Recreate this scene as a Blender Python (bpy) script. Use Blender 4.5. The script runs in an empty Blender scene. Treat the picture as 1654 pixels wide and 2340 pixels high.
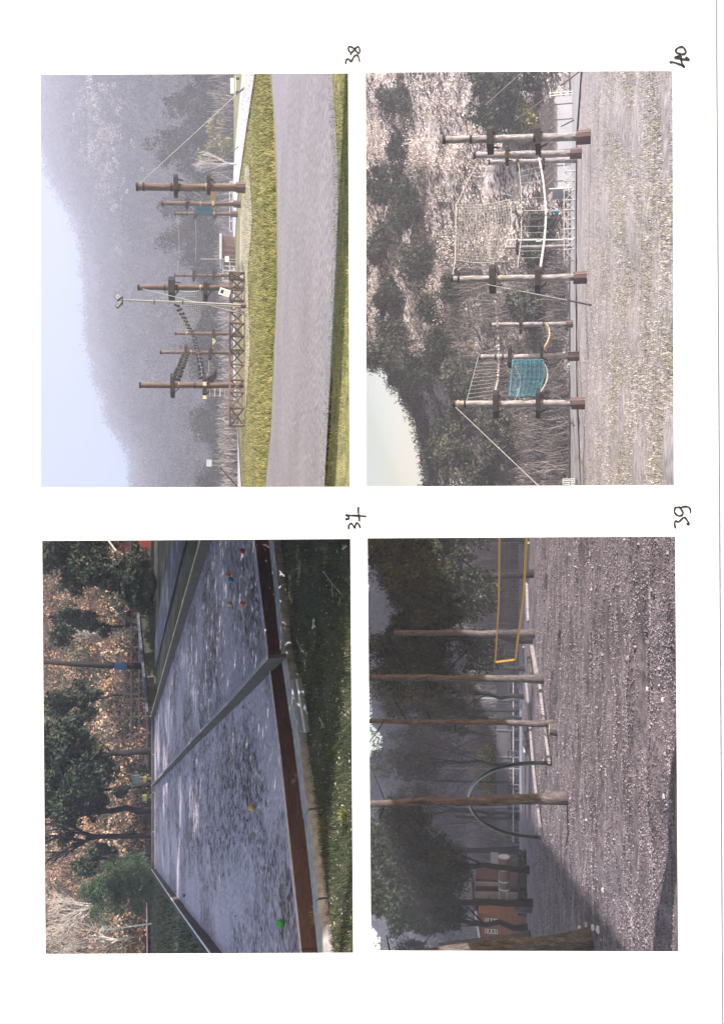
import bpy, math, random
import numpy as np
from mathutils import Vector, Matrix, geometry, noise as mnoise

# ------------------------------------------------------------------ camera, sky, sun, exposure
# The sheet carries four landscape pictures turned on their side, so the camera is rolled a quarter turn:
# world +Z points to the left edge of the render, world +X to its top, +Y away from the viewer.
sc = bpy.context.scene
C = sc.collection
F, U0, V0 = 2000.0, 827.0, 1170.0            # focal length and centre, in pixels of the 1654 x 2340 original
cd = bpy.data.cameras.new('camera'); cd.sensor_fit = 'VERTICAL'; cd.sensor_height = 24.0
cd.lens = 24.0 * F / 2340.0; cd.clip_start = 0.1; cd.clip_end = 5000
cam = bpy.data.objects.new('camera', cd); C.objects.link(cam)
PITCH = Matrix.Rotation(math.radians(6), 4, 'X')     # the viewer looks slightly upwards
cam.matrix_world = PITCH @ Matrix(((0, 1, 0, 0), (0, 0, -1, 0), (-1, 0, 0, 0), (0, 0, 0, 1)))
sc.camera = cam

SUN = Vector((0.86, -0.42, 0.29)).normalized()   # direction towards the sun: right, behind the viewer, above
w = bpy.data.worlds.new('World'); sc.world = w; w.use_nodes = True
nt = w.node_tree; bg = nt.nodes['Background']
sky = nt.nodes.new('ShaderNodeTexSky'); sky.sky_type = 'NISHITA'; sky.sun_disc = False
sky.sun_elevation = math.asin(SUN.z); sky.sun_rotation = math.atan2(SUN.x, SUN.y)
sky.dust_density = 0.8; sky.air_density = 1.3; sky.ozone_density = 1.0
nt.links.new(sky.outputs[0], bg.inputs[0]); bg.inputs[1].default_value = 0.15
sl = bpy.data.lights.new('sun', 'SUN'); sl.energy = 4.0; sl.angle = math.radians(0.5); sl.color = (1.0, 0.96, 0.91)
so = bpy.data.objects.new('sun', sl); C.objects.link(so)
so.rotation_euler = SUN.to_track_quat('Z', 'Y').to_euler()
sc.view_settings.view_transform = 'Standard'; sc.view_settings.look = 'None'
sc.view_settings.exposure = 1.2; sc.view_settings.gamma = 1.0
sc.cycles.volume_bounces = 2; sc.cycles.max_bounces = 6; sc.cycles.diffuse_bounces = 3

# ------------------------------------------------------------------ helpers
class Place:
    """One of the four places: its ground tilts with its own horizon line; h = eye height above it."""
    def __init__(s, H, h, k=1.0):
        s.H = H; s.h = h; s.R = Matrix.Rotation(math.atan((U0 - H) / F), 4, 'X'); s.I = s.R.inverted(); s.M = PITCH @ s.R @ Matrix.Scale(k, 4)
    def d(s, u, v): return s.I @ Vector(((V0 - v) / F, 1.0, (U0 - u) / F))
    def P(s, u, v, D): d = s.d(u, v); return d * (D / d.y)
    def G(s, u, v, z=0.0): d = s.d(u, v); return d * ((z - s.h) / d.z)
    def B(s, v, D): p = s.P(s.H, v, D); return Vector((p.x, D, -s.h))     # ground point at depth D
IDM = Place(827, 0)
BASE = {}
def tag(o, label=None, cat=None, group=None, kind=None):
    if label: o['label'] = label
    if cat: o['category'] = cat
    if group: o['group'] = group
    if kind: o['kind'] = kind
    return o
def thing(name, label, cat, pl, base, group=None):
    o = bpy.data.objects.new(name, None); o.empty_display_size = 0.1; C.objects.link(o)
    o.matrix_world = pl.M @ Matrix.Translation(base); BASE[o] = Vector(base)
    return tag(o, label, cat, group)
def ortho(d):
    d = d.normalized(); a = Vector((0, 0, 1)) if abs(d.z) < .9 else Vector((1, 0, 0))
    x = d.cross(a).normalized(); return x, d.cross(x).normalized()
class MB:
    def __init__(s): s.v = []; s.f = []
    def tube(s, pts, rads, n=6, cap=True):
        pts = [Vector(p) for p in pts]
        if not isinstance(rads, (list, tuple)): rads = [rads] * len(pts)
        x, y = ortho(pts[-1] - pts[0]); b = len(s.v)
        for i, (p, r) in enumerate(zip(pts, rads)):
            t = pts[min(i + 1, len(pts) - 1)] - pts[max(i - 1, 0)]
            if t.length > 1e-6:
                t.normalize(); x = (x - t * x.dot(t)); x = x.normalized() if x.length > 1e-4 else ortho(t)[0]; y = t.cross(x)
            for k in range(n):
                a = 2 * math.pi * k / n; s.v.append(p + x * (r * math.cos(a)) + y * (r * math.sin(a)))
        for i in range(len(pts) - 1):
            for k in range(n):
                k2 = (k + 1) % n; s.f.append((b + i * n + k, b + i * n + k2, b + (i + 1) * n + k2, b + (i + 1) * n + k))
        if cap:
            s.f.append(tuple(b + k for k in range(n))[::-1]); s.f.append(tuple(b + (len(pts) - 1) * n + k for k in range(n)))
        return s
    def beam(s, p, q, w, h, up=None):
        p, q = Vector(p), Vector(q); d = (q - p).normalized()
        up = Vector(up) if up is not None else Vector((0, 0, 1))
        if abs(d.dot(up)) > .95: up = Vector((0, 1, 0))
        x = d.cross(up).normalized() * (w / 2); y = x.cross(d).normalized() * (h / 2); b = len(s.v)
        for e in (p, q):
            for i, j in ((-1, -1), (1, -1), (1, 1), (-1, 1)): s.v.append(e + x * i + y * j)
        s.f += [(b, b+1, b+2, b+3), (b+7, b+6, b+5, b+4), (b, b+4, b+5, b+1), (b+1, b+5, b+6, b+2), (b+2, b+6, b+7, b+3), (b+3, b+7, b+4, b)]
        return s
    def box(s, c, sx, sy, sz):
        c = Vector(c); return s.beam(c - Vector((0, 0, sz / 2)), c + Vector((0, 0, sz / 2)), sx, sy, (0, 1, 0))
    def slab(s, poly, z0, z1):
        n = len(poly); b = len(s.v)
        for z in (z0, z1):
            for p in poly: s.v.append(Vector((p[0], p[1], z)))
        s.f.append(tuple(b + i for i in range(n))[::-1]); s.f.append(tuple(b + n + i for i in range(n)))
        for i in range(n): s.f.append((b + i, b + (i+1) % n, b + n + (i+1) % n, b + n + i))
        return s
    def quad(s, *p):
        b = len(s.v); s.v += [Vector(q) for q in p]; s.f.append(tuple(range(b, b + len(p)))); return s
    def ball(s, c, r, n=10, m=7, sq=(1, 1, 1), jit=0, seed=0):
        c = Vector(c); b = len(s.v); rg = random.Random(seed)
        for i in range(m + 1):
            a = math.pi * i / m
            for k in range(n):
                e = 2 * math.pi * k / n; j = 1 + (rg.uniform(-jit, jit) if 0 < i < m else 0)
                s.v.append(c + Vector((math.sin(a) * math.cos(e) * sq[0], math.sin(a) * math.sin(e) * sq[1], math.cos(a) * sq[2])) * r * j)
        for i in range(m):
            for k in range(n): s.f.append((b + i*n + k, b + (i+1)*n + k, b + (i+1)*n + (k+1) % n, b + i*n + (k+1) % n))
        return s
def link(me, name, mat, pl, parent, base, smooth):
    me.materials.append(MAT[mat])
    if smooth: me.polygons.foreach_set('use_smooth', [True] * len(me.polygons))
    o = bpy.data.objects.new(name, me); C.objects.link(o)
    if parent is not None: o.parent = parent; BASE[o] = BASE[parent]
    else: o.matrix_world = pl.M @ Matrix.Translation(base); BASE[o] = Vector(base)
    return o
def build(mb, name, mat, parent=None, pl=None, base=None, smooth=False):
    if parent is not None: base = BASE[parent]
    if base is None: base = Vector((0, 0, 0))
    base = Vector(base)
    me = bpy.data.meshes.new(name); me.from_pydata([(v - base)[:] for v in mb.v], [], mb.f); me.update()
    return link(me, name, mat, pl, parent, base, smooth)
def build_quads(V, name, mat, parent=None, pl=None, base=None):
    V = np.asarray(V, dtype=np.float64).reshape(-1, 3)
    if parent is not None: base = BASE[parent]
    base = Vector(base) if base is not None else Vector((0, 0, 0))
    V = (V - np.array(base[:])).astype(np.float32); n = len(V) // 4
    me = bpy.data.meshes.new(name); me.vertices.add(n * 4); me.vertices.foreach_set('co', V.ravel())
    me.loops.add(n * 4); me.loops.foreach_set('vertex_index', np.arange(n * 4, dtype=np.int32))
    me.polygons.add(n); me.polygons.foreach_set('loop_start', np.arange(0, n * 4, 4, dtype=np.int32))
    me.update(calc_edges=True); me.validate()
    return link(me, name, mat, pl, parent, base, False)
def leaves(c, size, rg, flat=0.0, asp=0.5):
    c = np.asarray(c, float); n = len(c)
    a = rg.normal(size=(n, 3)); b = rg.normal(size=(n, 3))
    if flat: a[:, 2] *= 1 - flat; b[:, 2] *= 1 - flat
    a /= np.linalg.norm(a, axis=1)[:, None] + 1e-9; b -= a * (a * b).sum(1)[:, None]; b /= np.linalg.norm(b, axis=1)[:, None] + 1e-9
    s = (np.asarray(size) * rg.uniform(.6, 1.4, n))[:, None]; a = a * s; b = b * s * asp
    return np.stack([c - a, c - b, c + a, c + b], 1)
def sticks(p, q, w, rg):
    p = np.asarray(p, float); q = np.asarray(q, float); d = q - p
    x = np.cross(d, rg.normal(size=d.shape)); x /= np.linalg.norm(x, axis=1)[:, None] + 1e-9; x = x * np.reshape(w, (-1, 1))
    return np.stack([p - x, p + x, q + x * .5, q - x * .5], 1)
def in_ball(n, rg, inner=.35):
    d = rg.normal(size=(n, 3)); d /= np.linalg.norm(d, axis=1)[:, None]
    return d * (inner + (1 - inner) * rg.uniform(0, 1, n) ** .5)[:, None]
def interp(pts, x):
    xs = [p[0] for p in pts]; ys = [p[1] for p in pts]; return float(np.interp(x, xs, ys))

# ------------------------------------------------------------------ materials
MAT = {}
def mk(name, cols, scale=4.0, rough=.9, bump=0.0, detail=6.0, stretch=(1, 1, 1), island=0.0, spec=.3, lo=.3, hi=.7, fine=0.0, fscale=40.0, bdist=.05):
    m = bpy.data.materials.new(name); m.use_nodes = True; t = m.node_tree; N = t.nodes; L = t.links
    bs = N['Principled BSDF']; bs.inputs['Roughness'].default_value = rough; bs.inputs['Specular IOR Level'].default_value = spec
    tc = N.new('ShaderNodeTexCoord'); mp = N.new('ShaderNodeMapping'); mp.inputs['Scale'].default_value = stretch
    L.new(tc.outputs['Object'], mp.inputs['Vector'])
    nz = N.new('ShaderNodeTexNoise'); nz.inputs['Scale'].default_value = scale; nz.inputs['Detail'].default_value = detail
    nz.inputs['Roughness'].default_value = .65
    L.new(mp.outputs[0], nz.inputs['Vector']); rp = N.new('ShaderNodeValToRGB'); e = rp.color_ramp.elements
    for i, c in enumerate(cols):
        p = lo + (hi - lo) * i / max(1, len(cols) - 1)
        el = e[i] if i < 2 else e.new(p)
        el.position = p; el.color = (*c, 1)
    L.new(nz.outputs['Fac'], rp.inputs['Fac']); out = rp.outputs['Color']; fac = nz.outputs['Fac']
    if fine:
        n2 = N.new('ShaderNodeTexNoise'); n2.inputs['Scale'].default_value = fscale; n2.inputs['Detail'].default_value = 3
        L.new(mp.outputs[0], n2.inputs['Vector']); mr = N.new('ShaderNodeMapRange')
        mr.inputs['From Min'].default_value = .3; mr.inputs['From Max'].default_value = .7
        mr.inputs['To Min'].default_value = 1 - fine; mr.inputs['To Max'].default_value = 1 + fine
        L.new(n2.outputs['Fac'], mr.inputs['Value']); vm = N.new('ShaderNodeVectorMath'); vm.operation = 'SCALE'
        L.new(out, vm.inputs[0]); L.new(mr.outputs[0], vm.inputs['Scale']); out = vm.outputs[0]; fac = n2.outputs['Fac']
    if island:
        g = N.new('ShaderNodeNewGeometry'); mr = N.new('ShaderNodeMapRange')
        mr.inputs['To Min'].default_value = 1 - island; mr.inputs['To Max'].default_value = 1 + island
        L.new(g.outputs['Random Per Island'], mr.inputs['Value']); vm = N.new('ShaderNodeVectorMath'); vm.operation = 'SCALE'
        L.new(out, vm.inputs[0]); L.new(mr.outputs[0], vm.inputs['Scale']); out = vm.outputs[0]
    L.new(out, bs.inputs['Base Color'])
    if bump:
        b = N.new('ShaderNodeBump'); b.inputs['Strength'].default_value = bump; b.inputs['Distance'].default_value = bdist
        L.new(fac, b.inputs['Height']); L.new(b.outputs[0], bs.inputs['Normal'])
    MAT[name] = m
mk('paper', [(.90, .90, .90), (.93, .93, .925)], 3, .95, spec=.1)
mk('ink', [(.006, .006, .012), (.02, .02, .04)], 30, .7)
mk('asphalt', [(.26, .235, .26), (.33, .30, .33)], .35, .9, .25, fine=.30, fscale=9, lo=.35, hi=.65)
mk('grass_green', [(.12, .135, .035), (.24, .22, .08), (.34, .29, .14)], .35, .95, fine=.45, fscale=4)
mk('grass_blade', [(.11, .135, .035), (.24, .225, .075), (.38, .33, .16)], .4, .9, island=.5)
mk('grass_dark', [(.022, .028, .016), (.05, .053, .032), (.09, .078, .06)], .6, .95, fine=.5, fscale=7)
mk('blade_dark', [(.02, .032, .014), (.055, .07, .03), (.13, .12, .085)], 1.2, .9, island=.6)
mk('sand', [(.42, .36, .28), (.55, .48, .38)], .6, .95, fine=.25, fscale=6)
mk('pale_path', [(.52, .49, .50), (.66, .62, .63)], .4, .9, fine=.12, fscale=5)
mk('hill_soil', [(.04, .04, .05), (.08, .07, .075), (.12, .10, .11)], .03, .95)
mk('forest_leaf', [(.010, .016, .022), (.035, .042, .046), (.13, .115, .11)], .06, .95, island=.5)
mk('bare_leaf', [(.03, .026, .03), (.10, .085, .088), (.19, .165, .165)], .07, .95, island=.45)
mk('rock', [(.38, .35, .33), (.60, .56, .54)], .5, .95, .5, island=.25)
mk('timber', [(.07, .045, .04), (.13, .085, .07), (.20, .145, .12)], 1.2, .85, .4, stretch=(4, 4, .5), fine=.25, fscale=6)
mk('timber_pale', [(.10, .085, .085), (.27, .24, .25), (.46, .42, .43)], 2.2, .85, .5, stretch=(3, 3, .7), fine=.3, fscale=5)
mk('deck_wood', [(.012, .010, .010), (.032, .025, .024)], 3, .85, .3)
mk('sleeve', [(.10, .062, .058), (.165, .105, .098)], 2.5, .85, .3, stretch=(3, 3, .5))
mk('rope_pale', [(.30, .29, .28), (.44, .42, .40)], 8, .9)
mk('rope_tan', [(.30, .22, .13), (.46, .35, .22)], 6, .9)
mk('wire', [(.25, .25, .27), (.42, .42, .44)], 5, .5)
mk('steel_dark', [(.03, .03, .035), (.06, .06, .065)], 5, .5)
mk('steel_pale', [(.26, .245, .235), (.38, .36, .345)], 3, .5)
mk('blue_rope', [(.03, .15, .22), (.06, .25, .34)], 5, .8, island=.3)
mk('white_paint', [(.72, .72, .72), (.84, .84, .83)], 4, .7)
mk('black_paint', [(.015, .015, .016), (.03, .03, .03)], 4, .7)
mk('orange_paint', [(.55, .24, .08), (.65, .30, .10)], 4, .7)
mk('plate_yellow', [(.62, .46, .26), (.75, .58, .36)], 4, .7)
mk('shed_brown', [(.11, .06, .045), (.18, .10, .075)], 1.5, .85, stretch=(6, 6, .6))
mk('shed_roof', [(.42, .45, .48), (.54, .56, .58)], 1, .6)
mk('concrete', [(.36, .36, .39), (.46, .46, .49)], .5, .9, fine=.1, fscale=6)
mk('roof_dark', [(.07, .055, .055), (.13, .10, .10)], 2, .85, .4)
mk('dry_grass', [(.37, .305, .31), (.54, .46, .47), (.68, .60, .615)], .30, .95, fine=.4, fscale=4)
mk('dry_blade', [(.33, .27, .25), (.58, .49, .48), (.78, .70, .71)], .25, .9, island=.5)
mk('bracken_soil', [(.30, .24, .235), (.54, .46, .45), (.70, .62, .62)], .5, .95, fine=.5, fscale=1.6)
mk('dark_dash', [(.015, .012, .013), (.05, .04, .042)], .5, .95, island=.5)
mk('bracken', [(.55, .44, .42), (.74, .65, .63), (.84, .78, .78)], .12, .95, island=.5)
mk('evergreen', [(.018, .03, .02), (.042, .058, .034), (.08, .09, .05)], .5, .9, island=.6)
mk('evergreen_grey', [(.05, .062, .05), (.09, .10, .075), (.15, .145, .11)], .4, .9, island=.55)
mk('yellow_shrub', [(.16, .15, .05), (.30, .27, .11)], .5, .9, island=.5)
mk('scrub_twig', [(.15, .125, .125), (.28, .24, .235)], .4, .95, island=.5)
mk('bark', [(.035, .03, .03), (.085, .072, .07), (.16, .14, .14)], 2.2, .95, .8, stretch=(5, 5, 1), fine=.35, fscale=7)
mk('bark_red', [(.05, .040, .042), (.115, .092, .094), (.20, .17, .175)], 2.0, .95, .8, stretch=(5, 5, 1), fine=.4, fscale=7)
mk('bark_dark', [(.015, .013, .013), (.035, .03, .03)], 2, .95, .5)
mk('court', [(.31, .265, .325), (.425, .365, .435), (.505, .44, .515)], .5, .95, .8, fine=.38, fscale=9)
mk('needle', [(.045, .03, .025), (.11, .075, .06)], .4, .95, island=.5)
mk('board_red', [(.07, .036, .036), (.12, .066, .064)], 1.5, .8, .3, stretch=(1, 1, 4), fine=.2, fscale=12)
mk('board_grey', [(.25, .235, .24), (.42, .40, .41)], 2, .85, .4, fine=.25, fscale=10)
mk('board_edge', [(.50, .49, .53), (.66, .65, .70)], 2, .8, fine=.15, fscale=10)
mk('board_yellow', [(.50, .42, .24), (.62, .53, .33)], 2, .8)
mk('board_dark', [(.06, .05, .05), (.12, .10, .095)], 2, .9)
for n_, c_ in (('red', (.55, .035, .03)), ('orange', (.75, .22, .05)), ('blue', (.02, .20, .50)), ('yellow', (.80, .50, .10)), ('green', (.04, .42, .07))):
    mk('ball_' + n_, [tuple(x * .9 for x in c_), c_], 6, .45, fine=.15, fscale=30)
mk('litter', [(.16, .12, .09), (.36, .30, .25), (.55, .50, .46)], 2, .9, island=.5)
mk('dead_leaf', [(.48, .33, .27), (.60, .45, .38)], 6, .8)
mk('twig', [(.32, .27, .24), (.55, .50, .46)], 4, .9)
mk('leaf_bank', [(.025, .017, .014), (.07, .042, .03), (.16, .095, .07)], .12, .95, fine=.5, fscale=2)
mk('leaf_orange', [(.13, .07, .04), (.38, .225, .135), (.66, .49, .36)], .10, .95, island=.6)
mk('conifer_green', [(.025, .05, .03), (.06, .10, .05), (.10, .14, .08)], .8, .9, island=.5)
mk('near_wood', [(.016, .020, .014), (.045, .042, .032), (.10, .08, .066)], .12, .95, island=.5)
mk('frost_leaf', [(.36, .32, .32), (.62, .57, .58)], .1, .95, island=.5)
mk('pink_bank', [(.48, .27, .20), (.62, .42, .34)], .8, .95, fine=.4, fscale=3)
mk('kerb_blue', [(.26, .28, .36), (.36, .38, .46)], 1, .85)
mk('gravel_blue', [(.05, .052, .07), (.13, .135, .18)], 1.5, .95, fine=.5, fscale=5)
mk('house_red', [(.18, .03, .025), (.26, .05, .035)], 2, .8)
mk('house_brown', [(.20, .085, .045), (.30, .14, .075)], 2, .8, stretch=(1, 1, 6))
mk('house_dark', [(.07, .035, .03), (.12, .06, .05)], 2, .8, stretch=(1, 1, 6))
mk('grey_post', [(.18, .18, .21), (.28, .28, .31)], 2, .8)
mk('blue_wrap', [(.03, .10, .24), (.05, .16, .34)], 3, .6)
mk('box_yellow', [(.16, .145, .04), (.24, .215, .06)], 3, .7)
mk('box_teal', [(.04, .08, .10), (.07, .12, .14)], 3, .7)
mk('gravel', [(.09, .062, .068), (.20, .155, .17), (.31, .25, .275)], .5, .95, .6, fine=.5, fscale=5)
mk('pebble', [(.07, .05, .055), (.19, .15, .165), (.31, .255, .28)], 1.2, .9, island=.6)
mk('stone_pale', [(.50, .47, .46), (.68, .65, .64)], 3, .9, .4)
mk('tape', [(.72, .36, .04), (.80, .44, .07)], 3, .7)
mk('net_dark', [(.02, .02, .022), (.05, .045, .05)], 3, .9)
mk('screen', [(.10, .09, .105), (.16, .145, .165)], .8, .9)
mk('log_pale', [(.42, .37, .38), (.62, .57, .58)], 2, .9, .4, fine=.25, fscale=6)
mk('hoop_pipe', [(.018, .024, .03), (.04, .05, .06)], 3, .35, spec=.5)
mk('tank', [(.12, .075, .06), (.20, .13, .11)], 2, .5)
mk('barrel', [(.035, .038, .06), (.06, .065, .09)], 2, .5)
mk('glass', [(.04, .05, .06), (.06, .07, .08)], 2, .1, spec=.6)
mk('pale_hill', [(.42, .40, .26), (.58, .54, .40)], .02, .95)
mk('pale_leaf', [(.34, .33, .16), (.58, .54, .36)], .03, .95, island=.4)
mk('lamp_glass', [(.30, .34, .38), (.42, .46, .50)], 3, .2, spec=.6)

# ------------------------------------------------------------------ shared builders
def sheet(pl, name, mat, us, vs, label, bump=0.0, z=0.0, nscale=.5, kind='structure', cat=None, furrow=0.0):
    """Ground sheet whose rows run from near to far."""
    mb = MB(); nv = len(vs)
    for u in us:
        for v in vs:
            p = pl.G(u, v, z)
            if bump: p.z += bump * mnoise.noise(Vector((p.x * nscale, p.y * nscale, 3.1)))
            if furrow: p.z += furrow * mnoise.noise(Vector((p.x * .28 + p.y * .12, p.y * 1.3, 9.0)))
            mb.v.append(p)
    for i in range(len(us) - 1):
        for j in range(nv - 1): mb.f.append((i*nv + j, i*nv + j + 1, (i+1)*nv + j + 1, (i+1)*nv + j))
    return tag(build(mb, name, mat, pl=pl, base=pl.G(us[0], vs[nv // 2], z), smooth=True), label, cat, None, kind)
def strip(pl, name, mat, near, far, label, z=.006, n=28, m=5, kind='structure', vr=None, bump=0):
    """A band of ground between two drawn edges: near / far are lists of (v, u)."""
    v0 = vr[0] if vr else max(near[0][0], far[0][0]); v1 = vr[1] if vr else min(near[-1][0], far[-1][0]); mb = MB()
    for i in range(m + 1):
        for j in range(n + 1):
            v = v0 + (v1 - v0) * j / n; a = interp(near, v); b = interp(far, v); t = i / m
            da = 1 / (a - pl.H); db = 1 / (b - pl.H); u = pl.H + 1 / (da + (db - da) * t)
            p = pl.G(u, v, z)
            if bump: p.z += bump * mnoise.noise(Vector((p.x * .5, p.y * .5, 3.1)))
            mb.v.append(p)
    for i in range(m):
        for j in range(n): mb.f.append((i*(n+1) + j, i*(n+1) + j + 1, (i+1)*(n+1) + j + 1, (i+1)*(n+1) + j))
    return tag(build(mb, name, mat, pl=pl, base=mb.v[0], smooth=True), label, None, None, kind)
def rowspace(pl, u0, u1, n):
    a, b = 1 / (u0 - pl.H), 1 / (u1 - pl.H); t = np.linspace(0, 1, n) ** 1.6
    return [pl.H + 1 / (a + (b - a) * x) for x in t]
def blades(pl, n, uf, vr, hgt, wid, rg, z=0.0):
    """n grass blades; uf(v, r) gives the row for a random number r."""
    V = []
    for k in range(n):
        v = rg.uniform(*vr); p = pl.G(uf(v, rg.random()), v, z); h = hgt * rg.uniform(.4, 1.4)
        a = rg.uniform(0, 6.28); wx, wy = wid * math.cos(a), wid * math.sin(a)
        tx, ty = rg.normal() * h * .45, rg.normal() * h * .45
        V.append([(p.x - wx, p.y - wy, p.z), (p.x + wx, p.y + wy, p.z), (p.x + tx + wx*.2, p.y + ty + wy*.2, p.z + h), (p.x + tx - wx*.2, p.y + ty - wy*.2, p.z + h)])
    return np.array(V)
def hill(pl, name, mat, prof, vs, nt, label, amp, nscale, kind='structure'):
    """prof(v) -> (u0, D0, u1, D1): foot and crest of the slope in column v. Returns a sampler."""
    def at(t, v):
        u0, D0, u1, D1 = prof(v); D = D0 + (D1 - D0) * t; a = pl.P(u0, v, D0); b = pl.P(u1, v, D1)
        p = a.lerp(b, t); p.x = pl.P(pl.H, v, p.y).x
        k = min(1, t * 4) * amp
        p.z += k * mnoise.noise(Vector((p.x * nscale, p.y * nscale, 7.7))) + k * .4 * mnoise.noise(Vector((p.x * nscale * 3, p.y * nscale * 3, 1.7)))
        return p
    mb = MB(); nv = len(vs)
    for i in range(nt + 1):
        for v in vs: mb.v.append(at(i / nt, v))
    for i in range(nt):
        for j in range(nv - 1): mb.f.append((i*nv + j, i*nv + j + 1, (i+1)*nv + j + 1, (i+1)*nv + j))
    tag(build(mb, name, mat, pl=pl, base=at(0, vs[nv // 2]), smooth=True), label, None, None, kind)
    return at
def tree(pl, name, label, cat, base, h, r, lobes, nleaf, lsize, leafmat, barkmat, seed, group=None, lean=(0, 0), limbs=8, asp=.5, bend=.02, tt=1.0, low=3):
    """lobes: (x, y, z, rx, ry, rz) relative to the base; trunk reaches tt * h."""
    rg = np.random.default_rng(seed); rd = random.Random(seed); t = thing(name, label, cat, pl, base, group)
    mb = MB(); pts = []; rad = []; n = 9
    for i in range(n):
        k = i / (n - 1); z = h * tt * k
        pts.append(Vector(base) + Vector((lean[0] * k + rd.uniform(-1, 1) * bend * h * (0 < i), lean[1] * k + rd.uniform(-1, 1) * bend * h * (0 < i), z)))
        rad.append(r * (1.25 if i == 0 else 1 - .72 * k * tt))
    mb.tube(pts, rad, 9)
    for k in range(limbs if lobes else 0):
        L = lobes[k % len(lobes)]; a = pts[rd.randint(low, n - 1)]; b = Vector(base) + Vector(L[:3]) + Vector((rd.uniform(-.6, .6) * L[3], rd.uniform(-.6, .6) * L[4], rd.uniform(-.4, .6) * L[5]))
        mid = a.lerp(b, .5) + Vector((rd.uniform(-1, 1), rd.uniform(-1, 1), rd.uniform(-.5, .5))) * (b - a).length * .12
        mb.tube([a, mid, b], [r * .32, r * .2, r * .06], 5)
    build(mb, 'trunk', barkmat, t, smooth=True)
    if nleaf:
        vol = np.array([L[3] * L[4] * L[5] for L in lobes]) ** .67; cnt = (nleaf * vol / vol.sum()).astype(int); A = []
        for L, c in zip(lobes, cnt):
            p = in_ball(c, rg); cl = rg.normal(size=(max(3, c // 70), 3)); cl /= np.linalg.norm(cl, axis=1)[:, None]; cl *= rg.uniform(.45, 1.0, len(cl))[:, None]
            own = cl[rg.integers(0, len(cl), c)] + rg.normal(size=(c, 3)) * .17; p = np.where((rg.random(c) < .75)[:, None], own, p)
            A.append(np.array(base[:]) + np.array(L[:3]) + p * np.array(L[3:6]))
        A = np.concatenate(A); build_quads(leaves(A, np.full(len(A), lsize), rg, asp=asp), 'crown', leafmat, t)
    return t
def lobes_at(pl, u, v, D, ru, rv, n, seed, cap=None):
    """uneven foliage lobes filling an ellipse of ru x rv picture units round (u, v); returns the ground point below and the lobes"""
    s = D / F; b = pl.B(v, D); c = pl.P(u, v, D); r2 = random.Random(seed); L = []
    for k in range(n):
        a = r2.uniform(0, 6.28); f = r2.uniform(0, .8) ** .7; g = r2.uniform(.2, .42); rz = ru * s * g * r2.uniform(.7, 1.1)
        z = c.z - b.z + math.sin(a) * f * ru * s
        if cap: z = min(z, pl.P(cap, v, D).z - b.z - rz)
        L.append((math.cos(a) * f * rv * s, r2.uniform(-.4, .4) * rv * s, z, rv * s * g, rv * s * g, rz))
    return b, L
def grow(mb, p, d, L, r, depth, rd, spread=.5, n=3, up=.15):
    q = p + d * L; mb.tube([p, p.lerp(q, .5) + Vector((rd.uniform(-1, 1), rd.uniform(-1, 1), 0)) * L * .06, q], [r, r * .8, r * .6], 4, False)
    if depth == 0: return
    for k in range(n):
        e = (d + Vector((rd.uniform(-1, 1), rd.uniform(-1, 1), rd.uniform(-.6, .8))) * spread + Vector((0, 0, up))).normalized()
        grow(mb, p.lerp(q, rd.uniform(.45, 1)), e, L * rd.uniform(.6, .85), r * .62, depth - 1, rd, spread, n, up)
def bare_tree(pl, name, label, base, h, r, mat, seed, depth=4, spread=.45, n=3, cat='tree', group=None, d=(0, 0, 1), first=.3, up=.15):
    t = thing(name, label, cat, pl, base, group); rd = random.Random(seed); a = MB(); b = Vector(base)
    dv = Vector(d).normalized(); q = b + dv * h * first; a.tube([b, q], [r, r * .85], 7); build(a, 'trunk', mat, t, smooth=True)
    c = MB()
    for k in range(n + 1):
        e = (dv + Vector((rd.uniform(-1, 1), rd.uniform(-1, 1), rd.uniform(0, .5))) * spread).normalized()
        grow(c, b + dv * h * first * rd.uniform(.75, 1), e, h * .27, r * .6, depth - 1, rd, spread, n, up)
    build(c, 'crown', mat, t); return t
def deck_at(mb, c, rx, ry, th):
    poly = [(c.x + rx * a, c.y + ry * b) for a, b in ((-1, -.5), (-.6, -1), (.6, -1), (1, -.5), (1, .5), (.6, 1), (-.6, 1), (-1, .5))]
    mb.slab(poly, c.z - th / 2, c.z + th / 2); return mb
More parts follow.
